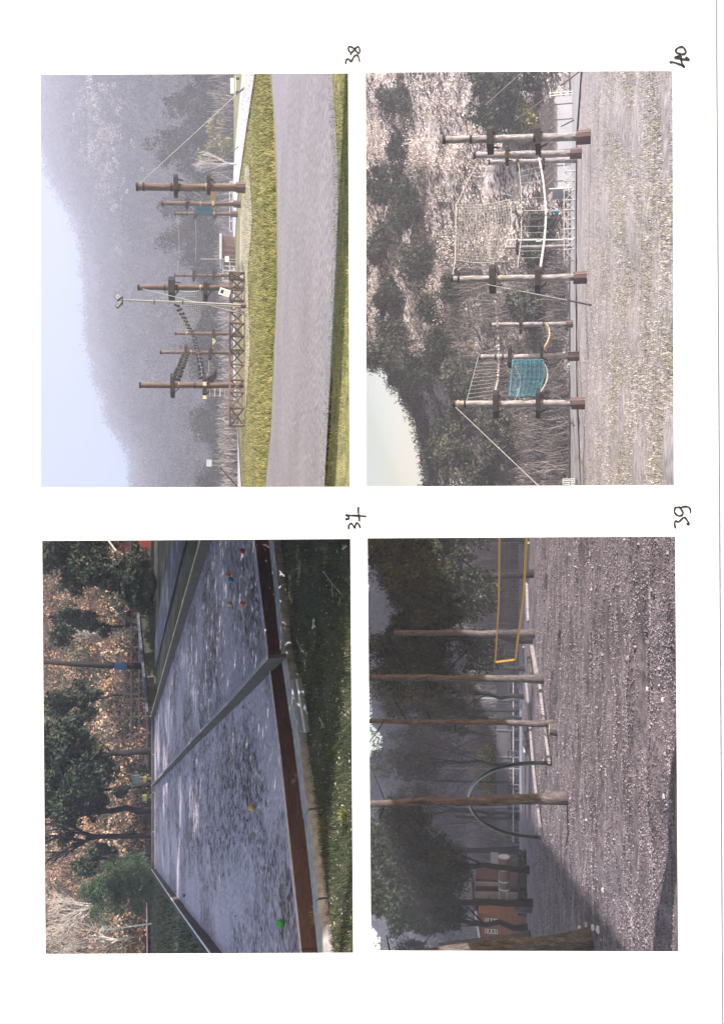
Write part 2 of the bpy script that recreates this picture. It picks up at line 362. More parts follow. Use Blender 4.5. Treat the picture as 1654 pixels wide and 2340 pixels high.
def course_pole(pl, label, v, D, utop, wpx, decks, sleeve=None, mat='timber', lash=2, seed=0, vtop=None, group='rope course poles', ladder=None):
    """A climbing-course pole: post, base sleeve, octagonal decks with struts, rope lashings."""
    b = pl.B(v, D); s = D / F; t = thing('rope_course_pole', label, 'pole', pl, b, group); rd = random.Random(seed)
    top = pl.P(utop, vtop if vtop is not None else v, D); r = wpx * s / 2
    pts = [b.lerp(top, k / 6) + Vector((rd.uniform(-1, 1), 0, 0)) * r * .12 * (0 < k < 6) for k in range(7)]
    build(MB().tube(pts, [r * (1.06 - .14 * k / 6) for k in range(7)], 12), 'post', mat, t, smooth=True)
    if sleeve:
        zt = pl.P(sleeve[0], v, D).z; wr = sleeve[1] * s / 2
        m = MB(); n = 10
        for k in range(n):
            a = 2 * math.pi * k / n; a2 = a + 2 * math.pi / n * .9; p0 = Vector((math.cos(a), math.sin(a), 0)); p1 = Vector((math.cos(a2), math.sin(a2), 0))
            mid = (p0 + p1) / 2; m.beam(b + mid * wr * 1.02, Vector((b.x, b.y, zt + rd.uniform(-.05, .05))) + mid * wr * .96, wr * .58, wr * .22, mid)
        build(m, 'base_sleeve', 'sleeve', t)
    for (ud, va, vb, th) in decks:
        vc = (va + vb) / 2; c = pl.P(ud, vc, D); rx = abs(vb - va) * s / 2; o = build(deck_at(MB(), c, rx, max(rx * .8, r * 1.5), th * s), 'deck', 'deck_wood', t)
        hb = th * s / 2
        for sx in (-1, 1):
            build(MB().beam(Vector((b.x + sx * r * .9, b.y - r * .3, c.z - hb - rx * .5)), Vector((c.x + sx * rx * .6, b.y - r * .3, c.z - hb)), .08, .08), 'strut', 'deck_wood', o)
    for k in range(lash):
        f = rd.uniform(.35, .97); c = b.lerp(top, f)
        build(MB().tube([c - Vector((0, 0, .06)), c + Vector((0, 0, .06))], r * 1.12, 12), 'lashing', 'rope_tan' if rd.random() < .5 else 'deck_wood', t)
    build(MB().tube([top - Vector((0, 0, .12)), top + Vector((0, 0, .04))], r * 1.08, 12), 'cap_band', 'deck_wood', t)
    return t
def sag(a, b, n, drop):
    return [a.lerp(b, k / n) - Vector((0, 0, drop * 4 * (k / n) * (1 - k / n))) for k in range(n + 1)]
def guy(pl, label, a, b, r=.022, rod=None, mat='wire'):
    t = thing('guy_wire', label, 'wire', pl, b); build(MB().tube([a, b], r, 5), 'cable', mat, t)
    if rod: build(MB().tube([rod[0], rod[1]], r * 2.6, 6), 'anchor_rod', 'steel_dark', t)
    return t
def path_pts(pl, pts):      # [(u, v, D)]
    return [pl.P(*p) for p in pts]
def along(pts, n):
    L = [0]
    for a, b in zip(pts, pts[1:]): L.append(L[-1] + (b - a).length)
    out = []
    for k in range(n):
        s = L[-1] * k / (n - 1); i = max(j for j in range(len(L)) if L[j] <= s + 1e-9); i = min(i, len(pts) - 2)
        out.append(pts[i].lerp(pts[i + 1], (s - L[i]) / max(1e-9, L[i + 1] - L[i])))
    return out
def cargo_net(pl, label, corners, nu, nv, r, mat, bulge=0.3, group=None):
    """corners a b c d (a-b top edge, d-c bottom edge), woven from separate strands."""
    t = thing('cargo_net', label, 'net', pl, corners[3], group); a, b, c, d = corners
    def at(x, y):
        p = a.lerp(b, x).lerp(d.lerp(c, x), y); k = math.sin(math.pi * x) * y * bulge
        return p + Vector((0, math.sin(math.pi * y) * bulge, -k))
    m = MB()
    for i in range(1, nu): m.tube([at(i / nu, j / 8) for j in range(9)], r, 3, False)
    build(m, 'hanging_strands', mat, t)
    m = MB()
    for j in range(1, nv): m.tube([at(i / 10, j / nv) for i in range(11)], r, 3, False)
    build(m, 'cross_strands', mat, t)
    m = MB()
    for e in ([at(i / 10, 0) for i in range(11)], [at(i / 10, 1) for i in range(11)], [at(0, i / 8) for i in range(9)], [at(1, i / 8) for i in range(9)]): m.tube(e, r * 1.8, 4, False)
    build(m, 'border_rope', mat, t); return t
def log_chain(pl, name, label, pts, n, size, mat, rope='wire', group=None, upright=True):
    pts = [Vector(p) for p in pts]; t = thing(name, label, 'rope bridge', pl, pts[0], group)
    build(MB().tube(pts, .022, 4), 'carrier_rope', rope, t); rd = random.Random(n)
    for p in along(pts, n):
        d = Vector((rd.uniform(-.4, .4), rd.uniform(-.3, .3), 1)) if upright else Vector((rd.uniform(-.2, .2), 1, 0)); d.normalize()
        build(MB().tube([p - d * size * .5, p + d * size * .5], size * .24, 6), 'log_step', mat, t)
    return t
def plank_bridge(pl, label, pts, n, wid, th, mat, rail=None, group=None):
    t = thing('plank_bridge', label, 'rope bridge', pl, pts[0], group); q = along(pts, n + 1)
    for s in (-1, 1): build(MB().tube([p + Vector((0, s * wid * .45, 0)) for p in pts], .025, 4), 'carrier_rope', 'rope_tan', t)
    for a, b in zip(q, q[1:]): build(MB().beam(a.lerp(b, .06), a.lerp(b, .94), wid, th), 'plank', mat, t)
    if rail:
        build(MB().tube(rail, .02, 4), 'hand_rope', 'rope_pale', t)
        for p, r_ in zip(along(pts, 7), along(rail, 7)): build(MB().tube([p, r_], .013, 3), 'hanger', 'rope_pale', t)
    return t
def cross_fence(pl, label, pts, h, r, mat, name='cross_rail_fence'):
    """pts: ground points of the posts; two crossing poles in every bay."""
    t = thing(name, label, 'fence', pl, pts[0]); up = Vector((0, 0, 1))
    for p in pts: build(MB().tube([p, p + up * h * 1.03], r * 1.15, 7), 'post', mat, t)
    for a, b in zip(pts, pts[1:]):
        o = Vector((0, -r * .9, 0))
        build(MB().tube([a + up * h * .97 + o, b + up * h * .97 + o], r, 6), 'top_rail', mat, t)
        build(MB().tube([a + up * h * .06 + o, b + up * h * .06 + o], r * .8, 6), 'bottom_rail', mat, t)
        build(MB().tube([a + up * h * .1 - o, b + up * h * .92 - o], r * .75, 6), 'brace', mat, t)
        build(MB().tube([a + up * h * .92 - o * 2, b + up * h * .1 - o * 2], r * .75, 6), 'brace', mat, t)
    return t

# ------------------------------------------------------------------ the sheet with its four openings
YB = 9.8
def on_board(u, v, y=YB): return Vector(((V0 - v) / F * YB, y, (U0 - u) / F * YB))
WIN = [[(93.5, 171), (795.5, 167.5), (799, 1112.5), (94.5, 1114)],
       [(835.5, 165.5), (1536, 162), (1539, 1108.5), (837, 1112)],
       [(97, 1236), (800.5, 1231.5), (807, 2178), (105, 2181)],
       [(839.5, 1230), (1542, 1226), (1549, 2175), (848, 2173)]]
outer = [(-500, -420), (1634, -420), (1634, 0), (1641.5, 1200), (1648.5, 2340), (1651, 2760), (-500, 2760)]
loops = [outer] + [list(reversed(q)) for q in WIN]
flat = [p for l in loops for p in l]
mb = MB(); n0 = len(flat)
for y in (YB, YB + .006): mb.v += [on_board(u, v, y) for u, v in flat]
tris = geometry.tessellate_polygon([[Vector((p[0], p[1], 0)) for p in l] for l in loops])
for a, b_, c in tris:
    mb.f.append((a, b_, c)); mb.f.append((c + n0, b_ + n0, a + n0))
k0 = 0
for l in loops:
    for i in range(len(l)):
        a, b_ = k0 + i, k0 + (i + 1) % len(l); mb.f.append((a, b_, b_ + n0, a + n0))
    k0 += len(l)
page = thing('paper_sheet', 'large white paper sheet carrying four landscape pictures and handwritten numbers', 'paper', IDM, on_board(827, 1170))
build(mb, 'paper', 'paper', page)
def ink(name, label, origin, s, strokes, wpx):
    m = MB(); y = YB - .004
    for st in strokes:
        pts = [Vector((origin[0] + x * s, origin[1] + yy * s, 0)) for x, yy in st]; sm = []
        for i in range(len(pts) - 1):      # Catmull-Rom through the pen points
            p0, p1, p2, p3 = pts[max(i - 1, 0)], pts[i], pts[i + 1], pts[min(i + 2, len(pts) - 1)]
            for k in range(4):
                t = k / 4; sm.append(.5 * (2 * p1 + (p2 - p0) * t + (2 * p0 - 5 * p1 + 4 * p2 - p3) * t * t + (3 * p1 - p0 - 3 * p2 + p3) * t ** 3))
        sm.append(pts[-1]); b = len(m.v)
        for i, p in enumerate(sm):
            d = (sm[min(i + 1, len(sm) - 1)] - sm[max(i - 1, 0)]).normalized(); nn = Vector((-d.y, d.x, 0)) * wpx / 2 * (1 + .15 * math.sin(i * .9))
            m.v += [on_board((p + nn).x, (p + nn).y, y), on_board((p - nn).x, (p - nn).y, y)]
        m.f += [(b + 2*i, b + 2*i + 1, b + 2*i + 3, b + 2*i + 2) for i in range(len(sm) - 1)]
    tag(build(m, name, 'ink', page), label)
ink('handwritten_number', 'handwritten 38 in black ink', (760, 80), .0616, [
    [(495, 1075), (480, 1000), (510, 920), (570, 885), (625, 925), (670, 985), (720, 925), (790, 800), (870, 745), (930, 770), (970, 860), (990, 985)],
    [(670, 740), (670, 660), (610, 600), (575, 510), (610, 440), (660, 430), (740, 470), (800, 510), (870, 600), (940, 670), (990, 640), (1005, 560), (980, 470), (930, 440), (860, 475), (820, 530), (760, 590), (690, 660)]], 4.0)
ink('handwritten_number', 'handwritten 40 in black ink', (1500, 80), .0949, [
    [(295, 657), (400, 660), (520, 700), (600, 735), (660, 775), (605, 690), (580, 600), (570, 510), (420, 550), (570, 575), (780, 605), (680, 530)],
    [(590, 470), (480, 430), (450, 380), (490, 320), (590, 285), (650, 320), (690, 400), (670, 450), (590, 470)]], 4.6)
ink('handwritten_number', 'handwritten 37 in black ink', (780, 1140), .0431, [
    [(390, 1600), (390, 1400), (500, 1300), (600, 1370), (700, 1530), (740, 1380), (820, 1270), (920, 1350), (1000, 1540)],
    [(190, 1070), (380, 1050), (390, 960), (310, 890), (220, 850), (500, 870), (900, 890), (1320, 920)], [(895, 420), (890, 700), (930, 950), (950, 1190)]], 4.2)
ink('handwritten_number', 'handwritten 39 in black ink', (1500, 1130), .0949, [
    [(440, 810), (420, 690), (450, 635), (510, 660), (570, 610), (650, 550), (710, 600), (765, 690), (745, 725), (710, 690)],
    [(580, 315), (500, 305), (440, 320), (415, 400), (450, 470), (540, 515), (610, 480), (620, 420), (570, 330), (650, 290), (750, 300), (800, 360), (805, 450)]], 4.2)
bbd = thing('backing_board', 'white backing board showing past a narrow groove added to shade a line along the edge of the paper sheet', 'board', IDM, on_board(1700, 1170))
def plate(name, qs, y0, y1):
    m = MB(); n = len(qs)
    for y in (y0, y1): m.v += [on_board(u, v, y) for u, v in qs]
    m.f += [tuple(range(n))[::-1], tuple(range(n, 2 * n))] + [(i, (i + 1) % n, n + (i + 1) % n, n + i) for i in range(n)]
    build(m, name, 'paper', bbd)
plate('front_plate', [(1640.5, -420), (1640.5, 0), (1648, 1200), (1655, 2340), (1657.5, 2760), (1860, 2760), (1860, -420)], YB, YB + .16)
plate('shade_groove_back', [(1600, -420), (1700, -420), (1700, 2760), (1600, 2760)], YB + .17, YB + .19)  # recess added so its shade draws the grey line along the sheet

# ------------------------------------------------------------------ place 38: rope course by a road below a hazy hill
R = Place(518, 1.5)
rg = np.random.default_rng(38)
vs = list(np.linspace(60, 1167, 42))
sheet(R, 'ground', 'grass_green', rowspace(R, 814, 527, 40), vs, 'green and straw coloured grass field under the rope course by the road', bump=.04)
road_far = [(60, 618), (168, 620), (287, 629), (469, 635), (640, 635), (780, 629), (985, 620), (1112, 607), (1167, 602)]
road_near = [(60, 756), (168, 759), (378, 773), (606, 771), (825, 759), (962, 750), (1112, 741), (1167, 737)]
strip(R, 'road', 'asphalt', road_near, road_far, 'grey asphalt road curving across in front of the rope course', z=.05, n=40, m=8)
strip(R, 'sandy_ground', 'sand', [(380, 569), (500, 577), (620, 566), (800, 571), (960, 560)], [(380, 561), (500, 549), (620, 548), (800, 556), (960, 556)], 'worn sandy ground under the climbing poles', z=.045, bump=.02)
strip(R, 'gravel_path', 'pale_path', [(60, 594), (168, 582), (300, 562), (414, 546), (520, 538), (640, 536), (800, 537), (975, 543), (1112, 551), (1167, 556)],
      [(60, 559), (168, 553), (300, 541), (414, 532), (520, 529.5), (640, 529), (800, 529.5), (975, 533), (1112, 539), (1167, 542)], 'pale gravel path behind the poles of the rope course', z=.11)
G1 = blades(R, 42000, lambda v, r: 518 + 1 / (1 / (interp(road_far, v) - 520) + (1 / 36 - 1 / (interp(road_far, v) - 520)) * r ** 1.3), (100, 1150), .15, .013, rg)
tag(build_quads(G1, 'grass', 'grass_blade', pl=R, base=R.G(600, 640)), 'short green and yellow grass between the road and the poles', 'grass', kind='stuff')
G2 = blades(R, 12000, lambda v, r: interp(road_near, v) - 2 + r * (812 - interp(road_near, v)), (60, 1160), .06, .007, rg)
tag(build_quads(G2, 'grass', 'grass_blade', pl=R, base=R.G(790, 640)), 'dark tufted grass verge on the near side of the road', 'grass', kind='stuff')
sheet(R, 'verge', 'grass_green', [814, 800, 785, 770, 758], vs, 'dark grass verge on the near side of the road', z=.046, bump=.01)
# hazy wooded hill
ridge = [(-100, 60), (100, 88), (190, 96), (330, 118), (430, 165), (520, 215), (600, 232), (700, 240), (790, 250), (860, 262), (950, 290), (1040, 345), (1167, 360)]
def prof(v): return (525, 260, interp(ridge, v), 1500)
at38 = hill(R, 'hill', 'hill_soil', prof, list(np.linspace(60, 1167, 54)), 26, 'hazy wooded hillside behind the rope course', 9, .013)
T = []; S = []; rd = random.Random(5)
for k in range(4600):
    t = rd.random() ** .8; v = rd.uniform(62, 1160); p = at38(t, v); s = rd.uniform(2.4, 6.2) * p.y / 430; c = in_ball(64, rg, .4) * np.array([s, s, s * 1.25]) + np.array(p[:]) + np.array([0, 0, s])
    b = mnoise.noise(p * .008)
    (S if b > .12 or (v > 600 and b > -.05) else T).append(leaves(c, np.full(64, .62 * p.y / 430), rg))
tag(build_quads(np.concatenate(T), 'forest', 'forest_leaf', pl=R, base=at38(0, 500)), 'distant dark woodland covering the hazy hillside', 'woods', kind='stuff')
tag(build_quads(np.concatenate(S), 'forest', 'bare_leaf', pl=R, base=at38(0, 800)), 'distant leafless brown woodland patches on the hazy hillside', 'woods', kind='stuff')
T = []
for k in range(330):
    v = rd.gauss(350, 85); u = rd.gauss(255 - (v - 350) * -.06, 26); best = min((at38(i / 30, v) for i in range(31)), key=lambda p: abs(827 - (R.R @ p).z / (R.R @ p).y * F - u))
    s = rd.uniform(.8, 2.6) * best.y / 430; T.append(leaves(in_ball(34, rg, .3) * [s * 1.3, s, s * .8] + np.array(best[:]) + [rd.uniform(-8, 8), -6, rd.uniform(4, 11)], np.full(34, .5 * best.y / 430), rg))
tag(build_quads(np.concatenate(T), 'foliage', 'frost_leaf', pl=R, base=at38(.6, 350)), 'pale frosty treetops scattered high on the hazy hill', 'treetops', kind='stuff')
T = []
for k in range(850):
    v = rd.uniform(62, 1160); D = rd.uniform(205, 262); p = R.B(v, D); top = (19 if v < 560 else 13 if v < 860 else 8) * (.75 + .8 * mnoise.noise(Vector((v * .013, 2.0, 0)))); hgt = max(1.5, top * rd.uniform(.25, 1.05)); s = rd.uniform(1.1, 2.6)
    T.append(leaves(in_ball(110, rg, .25) * [s, s, s * 1.2] + np.array(p[:]) + [0, 0, hgt], np.full(110, .3), rg))
tag(build_quads(np.concatenate(T), 'forest', 'near_wood', pl=R, base=R.B(600, 230)), 'dark green brown wood along the foot of the hill behind the poles', 'woods', kind='stuff')
# low scrub at the foot of the hill
T = []
for k in range(900):
    v = rd.uniform(-60, 1160); D = rd.uniform(185, 250); p = R.B(v, D); hgt = rd.uniform(1.5, 5.5) * (1.2 if v < 420 else .8); n = 14
    q0 = np.array(p[:]) + rg.normal(size=(n, 3)) * [1.2, 1.2, 0]; q1 = q0 + np.stack([rg.normal(size=n) * 1.0, rg.normal(size=n), rg.uniform(.5, 1, n) * hgt], 1); T.append(sticks(q0, q1, np.full(n, .12), rg))
tag(build_quads(np.concatenate(T), 'undergrowth', 'scrub_twig', pl=R, base=R.B(640, 200)), 'leafless brown scrub along the foot of the hazy hill', 'scrub', kind='stuff')
m = MB()
for k, (v, D, s) in enumerate(((300, 190, 5), (360, 185, 6), (250, 200, 5), (330, 215, 7))):
    p = R.B(v, D); tree(R, 'shrub', ['yellow green bush above the bench at the end of the gravel path', 'tallest olive green bush behind the lone bare tree', 'small olive bush nearest to the frame edge behind the bench', 'broad olive bush uphill of the lone bare tree'][k], 'bush', p, s * 1.3, .15,
        [(0, 0, s * .7, s * .55, s * .5, s * .6), (s * .4, 0, s * .5, s * .4, s * .4, s * .4)], 900, .42, 'yellow_shrub' if k < 2 else 'forest_leaf', 'bark', 100 + k, 'bushes by the gravel path')
# poles
course_pole(R, 'thickest dark climbing pole of the three grouped beside the bare tree', 427, 68, 312.6, 17, [(402.5, 402, 448, 9), (477, 401, 443, 8)], (540, 22), lash=3, seed=1)
course_pole(R, 'middle climbing pole of the three, holding one side of the small blue net', 465, 94, 371, 9.5, [(427.5, 450, 478, 4.5), (488, 456, 472, 4)], (534, 15), seed=2)
course_pole(R, 'shortest climbing pole of the three, at the far side of the small blue net', 488, 119, 400, 8, [(446, 479, 500, 4), (491, 479, 499, 4)], (527, 13), seed=3)
course_pole(R, 'thin climbing pole with two small decks just behind the fence end', 629, 116, 399, 7, [(443, 615, 642, 4.5), (488, 617, 640, 4.5)], seed=4)
course_pole(R, 'thick climbing pole behind the leaning white sign and lamp post', 657, 74, 316, 13, [(393, 635, 685, 13), (470, 641, 686, 9)], seed=5, lash=3)
course_pole(R, 'slim climbing pole at the far lower corner of the pale cargo net by the fence', 762, 115, 401, 8, [(487, 750, 778, 3.5)], seed=6)
course_pole(R, 'climbing pole with two decks midway along the cross rail fence', 805, 97, 367, 8.5, [(425, 789, 812, 5), (480, 792, 825, 5)], seed=7)
ph = course_pole(R, 'thick climbing pole with rope ladder and two yellow plates at the fence end', 880, 74, 320, 13, [(395, 855, 908, 8), (468, 858, 912, 8)], seed=8, lash=3)
for v in (877, 908):
    p = R.P(468, v, 71.6); build(MB().box(p, .30, .03, .30), 'plate', 'plate_yellow', ph)
for u in (480, 491, 503, 514, 525): build(MB().beam(R.P(u, 888, 73.6), R.P(u, 906, 73.6), .06, .08), 'ladder_rung', 'log_pale', ph)
for v in (889, 905): build(MB().tube([R.P(470, v, 73.6), R.P(556, v, 73.6)], .02, 4), 'ladder_rope', 'rope_pale', ph)
# crossings
cargo_net(R, 'pale cargo net hung behind the lamp post', [R.P(402, 752, 112), R.P(405, 664, 76), R.P(458, 664, 76), R.P(443, 752, 112)], 22, 12, .022, 'rope_pale', .5)
log_chain(R, 'log_step_crossing', 'long chain of dark log steps sloping down from the cargo net to the ladder pole', path_pts(R, [(405, 698, 86), (420, 724, 95), (434, 752, 106), (444, 768, 114), (449, 790, 104), (454, 810, 95), (460, 840, 84), (462, 862, 76)]), 22, .55, 'deck_wood')
log_chain(R, 'log_step_crossing', 'short chain of log steps rising from the middle pole to the ladder pole', path_pts(R, [(424, 811, 96), (414, 838, 86), (403, 866, 76)]), 10, .75, 'deck_wood')
plank_bridge(R, 'sagging plank bridge reaching the lower deck of the ladder pole', path_pts(R, [(487, 824, 96), (494, 838, 90), (494, 852, 84), (486, 864, 79), (475, 872, 76)]), 16, .7, .12, 'deck_wood', path_pts(R, [(478, 824, 96), (478, 848, 86), (467, 872, 76)]))
plank_bridge(R, 'sagging tan bridge between the slim pole and the middle pole', path_pts(R, [(486, 778, 114), (493, 785, 108), (487, 793, 98)]), 6, .6, .1, 'rope_tan')
plank_bridge(R, 'sagging tan bridge from the thickest pole to its neighbour', path_pts(R, [(479, 442, 69), (492, 450, 78), (492, 457, 88), (486, 463, 94)]), 7, .7, .14, 'rope_tan')
plank_bridge(R, 'small tan bridge below the blue net of the three grouped poles', path_pts(R, [(486, 470, 95), (493, 478, 108), (490, 486, 118)]), 5, .7, .14, 'rope_tan')
cargo_net(R, 'small blue net stretched between two of the three grouped poles', [R.P(450, 487, 118), R.P(446, 469, 95), R.P(484, 469, 95), R.P(484, 487, 118)], 14, 6, .055, 'blue_rope', .15)
def cable(pl, label, pts, r=.022, mat='rope_pale', group=None):
    return tag(build(MB().tube(pts, r, 4), 'rope', mat, pl=pl, base=pts[0]), label, 'rope', group)
for lb, a, b, dr in (('top rope from the thickest pole down to its neighbour', (322, 436, 68), (371, 463, 94), .1), ('sagging rope at the upper deck of the thickest pole', (402, 440, 68), (424, 462, 94), .5),
                     ('sagging rope between the decks of the thickest pole and its neighbour', (436, 436, 68), (455, 462, 94), .6), ('top rope between the two thinner poles of the three', (385, 469, 94), (402, 488, 119), .4),
                     ('sagging rope above the small blue net', (427, 470, 94), (446, 486, 119), .5)):
    cable(R, lb, sag(R.P(*a), R.P(*b), 8, dr))
cable(R, 'long thin rope running from the three poles above the brown shed', sag(R.P(404, 490, 119), R.P(405, 625, 116), 8, .3), .02)
log_chain(R, 'knotted_rope', 'long knotted rope running above the brown shed', path_pts(R, [(447, 500, 119), (449, 550, 126), (447, 597, 130)]), 26, .26, 'rope_pale', 'rope_pale', upright=False)
guy(R, 'guy wire from the thickest pole across the bare hillside', R.P(318, 421, 68), R.P(543, 214, 78), .028, (R.P(541, 216, 78), R.P(586, 176, 64)), 'rope_pale')
guy(R, 'guy wire from the pole behind the lamp post down to the grass', R.P(326, 660, 73), R.P(556, 717, 66), .022, (R.P(545, 708, 67.5), R.P(565, 724, 65)), 'rope_pale')
tag(build(MB().tube([R.P(526, 349, 105), R.P(556, 327, 105)], .06, 6), 'anchor_rod', 'steel_dark', pl=R, base=R.P(556, 327, 105)), 'short dark anchor rod leaning over the pale path', 'rod')
tag(build(MB().tube([R.P(503, 1068, 80), R.P(546, 1116, 80)], .06, 6), 'anchor_rod', 'steel_dark', pl=R, base=R.P(546, 1116, 80)), 'dark anchor rod leaning beside the pale path at the frame corner', 'rod')
# fence
fv = [622, 637, 662, 687, 712, 738, 768, 800, 832, 868, 896, 932, 972]
cross_fence(R, 'rustic timber fence with crossed rails below the rope course', [R.B(v, 71 + .5 * math.sin(i)) for i, v in enumerate(fv)], 1.28, .085, 'timber')
cross_fence(R, 'second rustic timber fence returning behind the front one', [R.B(v, d) for v, d in ((640, 77), (700, 92), (762, 105), (840, 90), (905, 80))], 1.1, .045, 'timber')
# lamp post
D = 66; lp = thing('lamp_post', 'tall pale lamp post with floodlights standing before the fence', 'lamp post', R, R.B(696, D))
for dv, r in ((0, .085), (4.5, .055)):
    build(MB().tube([R.B(696 + dv, D), R.P(420, 690.5 + dv * .7, D), R.P(278, 685.5 + dv * .3, D)], [r, r * .8, r * .5], 8), 'mast', 'steel_pale', lp)
build(MB().tube([R.B(697, D), R.B(697, D) + Vector((0, 0, .45))], .2, 8), 'footing', 'sleeve', lp)
build(MB().beam(R.P(281, 677, D), R.P(281, 697, D), .07, .07), 'cross_arm', 'steel_dark', lp)
for v, u, tl in ((677, 272, .3), (681, 268, .25), (694, 273, -.35), (698, 271, -.3)):
    c = R.P(u, v, D); h_ = build(MB().beam(c + Vector((-.16, 0, -tl * .5)), c + Vector((.16, 0, tl * .5)), .3, .22), 'floodlight', 'steel_dark', lp)
    build(MB().beam(c + Vector((-.13, -.17, -tl * .4)), c + Vector((.13, -.17, tl * .4)), .03, .17), 'lens', 'lamp_glass', h_)
for u in (353, 418): build(MB().box(R.P(u, 691, D), .3, .2, .07), 'clamp', 'steel_dark', lp)
# sign
D = 69.5; s1 = thing('warning_sign', 'leaning white notice board with a black square on the fence', 'sign', R, R.P(526, 668, D))
cc = R.P(513.5, 668, D); ax = Vector((.28, 0, .96)); ay = Vector((-.96, 0, .28))
build(MB().beam(cc - ax * .42, cc + ax * .42, .03, .56, ay), 'board', 'white_paint', s1)
build(MB().beam(cc + ax * .08 + Vector((0, -.02, 0)), cc + ax * .32 + Vector((0, -.02, 0)), .02, .3, ay), 'emblem', 'black_paint', s1)
for k in (-.04, -.16, -.28): build(MB().beam(cc + ax * k + ay * .2 + Vector((0, -.02, 0)), cc + ax * k - ay * .2 + Vector((0, -.02, 0)), .02, .035, ax), 'text_bar', 'orange_paint', s1)
# far things
D = 150; sh = thing('shed', 'low brown shed with a flat grey roof behind the field', 'shed', R, R.B(565, D)); b0 = R.B(592, D); b1 = R.B(540, D); zt = R.P(507, 560, D).z
build(MB().slab([(b0.x, D), (b1.x, D), (b1.x, D + 5), (b0.x, D + 5)], -R.h, zt), 'wall', 'shed_brown', sh)
build(MB().slab([(b0.x - .3, D - .6), (b1.x + .3, D - .6), (b1.x + .3, D + 5.4), (b0.x - .3, D + 5.4)], zt, zt + .38), 'roof', 'shed_roof', sh)
for v in (584, 572, 560, 548): build(MB().beam(R.B(v, D - .45), R.B(v, D - .45) + Vector((0, 0, zt + R.h)), .12, .12), 'post', 'timber', sh)
tp = thing('thin_post', 'thin pale post with a small notice beside the brown shed', 'post', R, R.B(592, 132)); build(MB().tube([R.B(592, 132), R.P(459, 592, 132)], .08, 6), 'shaft', 'steel_pale', tp)
build(MB().box(R.P(519, 592, 131.8), .8, .05, .6), 'notice', 'white_paint', tp)
for lb, vv, hh, dd in (('low pale rail fence beyond the three grouped poles', (415, 438, 460, 482, 505, 528), 1.0, 160), ('low pale rail fence beside the brown shed', (598, 608, 618, 630, 642), 2.2, 150)):
    t = thing('rail_fence', lb, 'fence', R, R.B(vv[0], dd))
    for v in vv: build(MB().beam(R.B(v, dd), R.B(v, dd) + Vector((0, 0, hh)), .14, .14), 'post', 'log_pale', t)
    for z in (.45, .95): build(MB().beam(R.B(vv[0], dd) + Vector((0, -.1, hh * z)), R.B(vv[-1], dd) + Vector((0, -.1, hh * z)), .08, .12), 'rail', 'log_pale', t)
D = 105; bn = thing('bench', 'white bench at the edge of the pale path near the frame', 'bench', R, R.B(193, D)); p = R.B(193, D)
build(MB().box(p + Vector((0, 0, .45)), 1.8, .45, .08), 'seat', 'white_paint', bn); build(MB().box(p + Vector((0, .22, .85)), 1.8, .06, .4), 'backrest', 'white_paint', bn)
for sx in (-.8, .8): build(MB().box(p + Vector((sx, 0, .205)), .1, .4, .41), 'leg', 'steel_dark', bn)
bare_tree(R, 'bare_tree', 'lone pale leafless tree standing beside the gravel path', R.B(374, 128), 7.6, .17, 'log_pale', 11, depth=5, spread=.38, n=3, up=.35, first=.14)
D = 165; bb = thing('notice_board', 'small pale blue notice board on posts at the foot of the far hill', 'sign', R, R.B(1058, D))
build(MB().box(R.P(478, 1058, D), 1.3, .1, 1.0), 'panel', 'shed_roof', bb)
for v in (1053, 1063): build(MB().tube([R.B(v, D), R.P(475, v, D)], .05, 5), 'leg', 'steel_pale', bb)
T = []
for k in range(260):
    v = rd.uniform(930, 1165); D = rd.uniform(110, 160); p = R.B(v, D); n = 12; q0 = np.array(p[:]) + rg.normal(size=(n, 3)) * [.8, .8, 0]
    q1 = q0 + np.stack([rg.normal(size=n) * .5, rg.normal(size=n) * .5, rg.uniform(.4, 1, n) * 1.9], 1); T.append(sticks(q0, q1, np.full(n, .07), rg))
tag(build_quads(np.concatenate(T), 'undergrowth', 'scrub_twig', pl=R, base=R.B(1040, 130)), 'brown scrub bank behind the pale path beyond the fence end', 'scrub', kind='stuff')

# ------------------------------------------------------------------ place 40: rope course before a bracken slope
Q = Place(1262, 2.0)
rg = np.random.default_rng(40); rd = random.Random(40)
vs = list(np.linspace(-60, 1167, 44))
sheet(Q, 'ground', 'dry_grass', rowspace(Q, 1600, 1290, 40), vs, 'dry pinkish straw coloured meadow in front of the bracken slope', bump=.12)
strip(Q, 'gravel_path', 'pale_path', [(-60, 1338), (164, 1326), (305, 1316), (450, 1314), (640, 1314), (900, 1316), (1108, 1325), (1167, 1330)],
      [(-60, 1320), (164, 1312), (305, 1307), (450, 1303), (640, 1302), (900, 1304), (1108, 1311), (1167, 1314)], 'pale gravel path in front of the bracken slope', z=.11)
G1 = blades(Q, 60000, lambda v, r: 1262 + 1 / (1 / 330 + (1 / 62 - 1 / 330) * r ** 1.2), (60, 1166), .055, .006, rg)
tag(build_quads(G1, 'grass', 'dry_blade', pl=Q, base=Q.G(1400, 640)), 'short dry straw coloured grass before the bracken slope', 'grass', kind='stuff')
G1 = blades(Q, 20000, lambda v, r: min(1570, 1400 + 45 * mnoise.noise(Vector((v * .009, 0, 5))) + (16 * rg.normal() if r < .45 else 150 * ((r - .45) / .55))), (60, 1166), .05, .006, rg)
tag(build_quads(G1, 'grass', 'grass_blade', pl=Q, base=Q.G(1420, 640)), 'greener band of short grass across the dry meadow', 'grass', kind='stuff')
G1 = blades(Q, 9000, lambda v, r: 1262 + 1 / (1 / 300 + (1 / 75 - 1 / 300) * r), (60, 1166), .06, .007, rg)
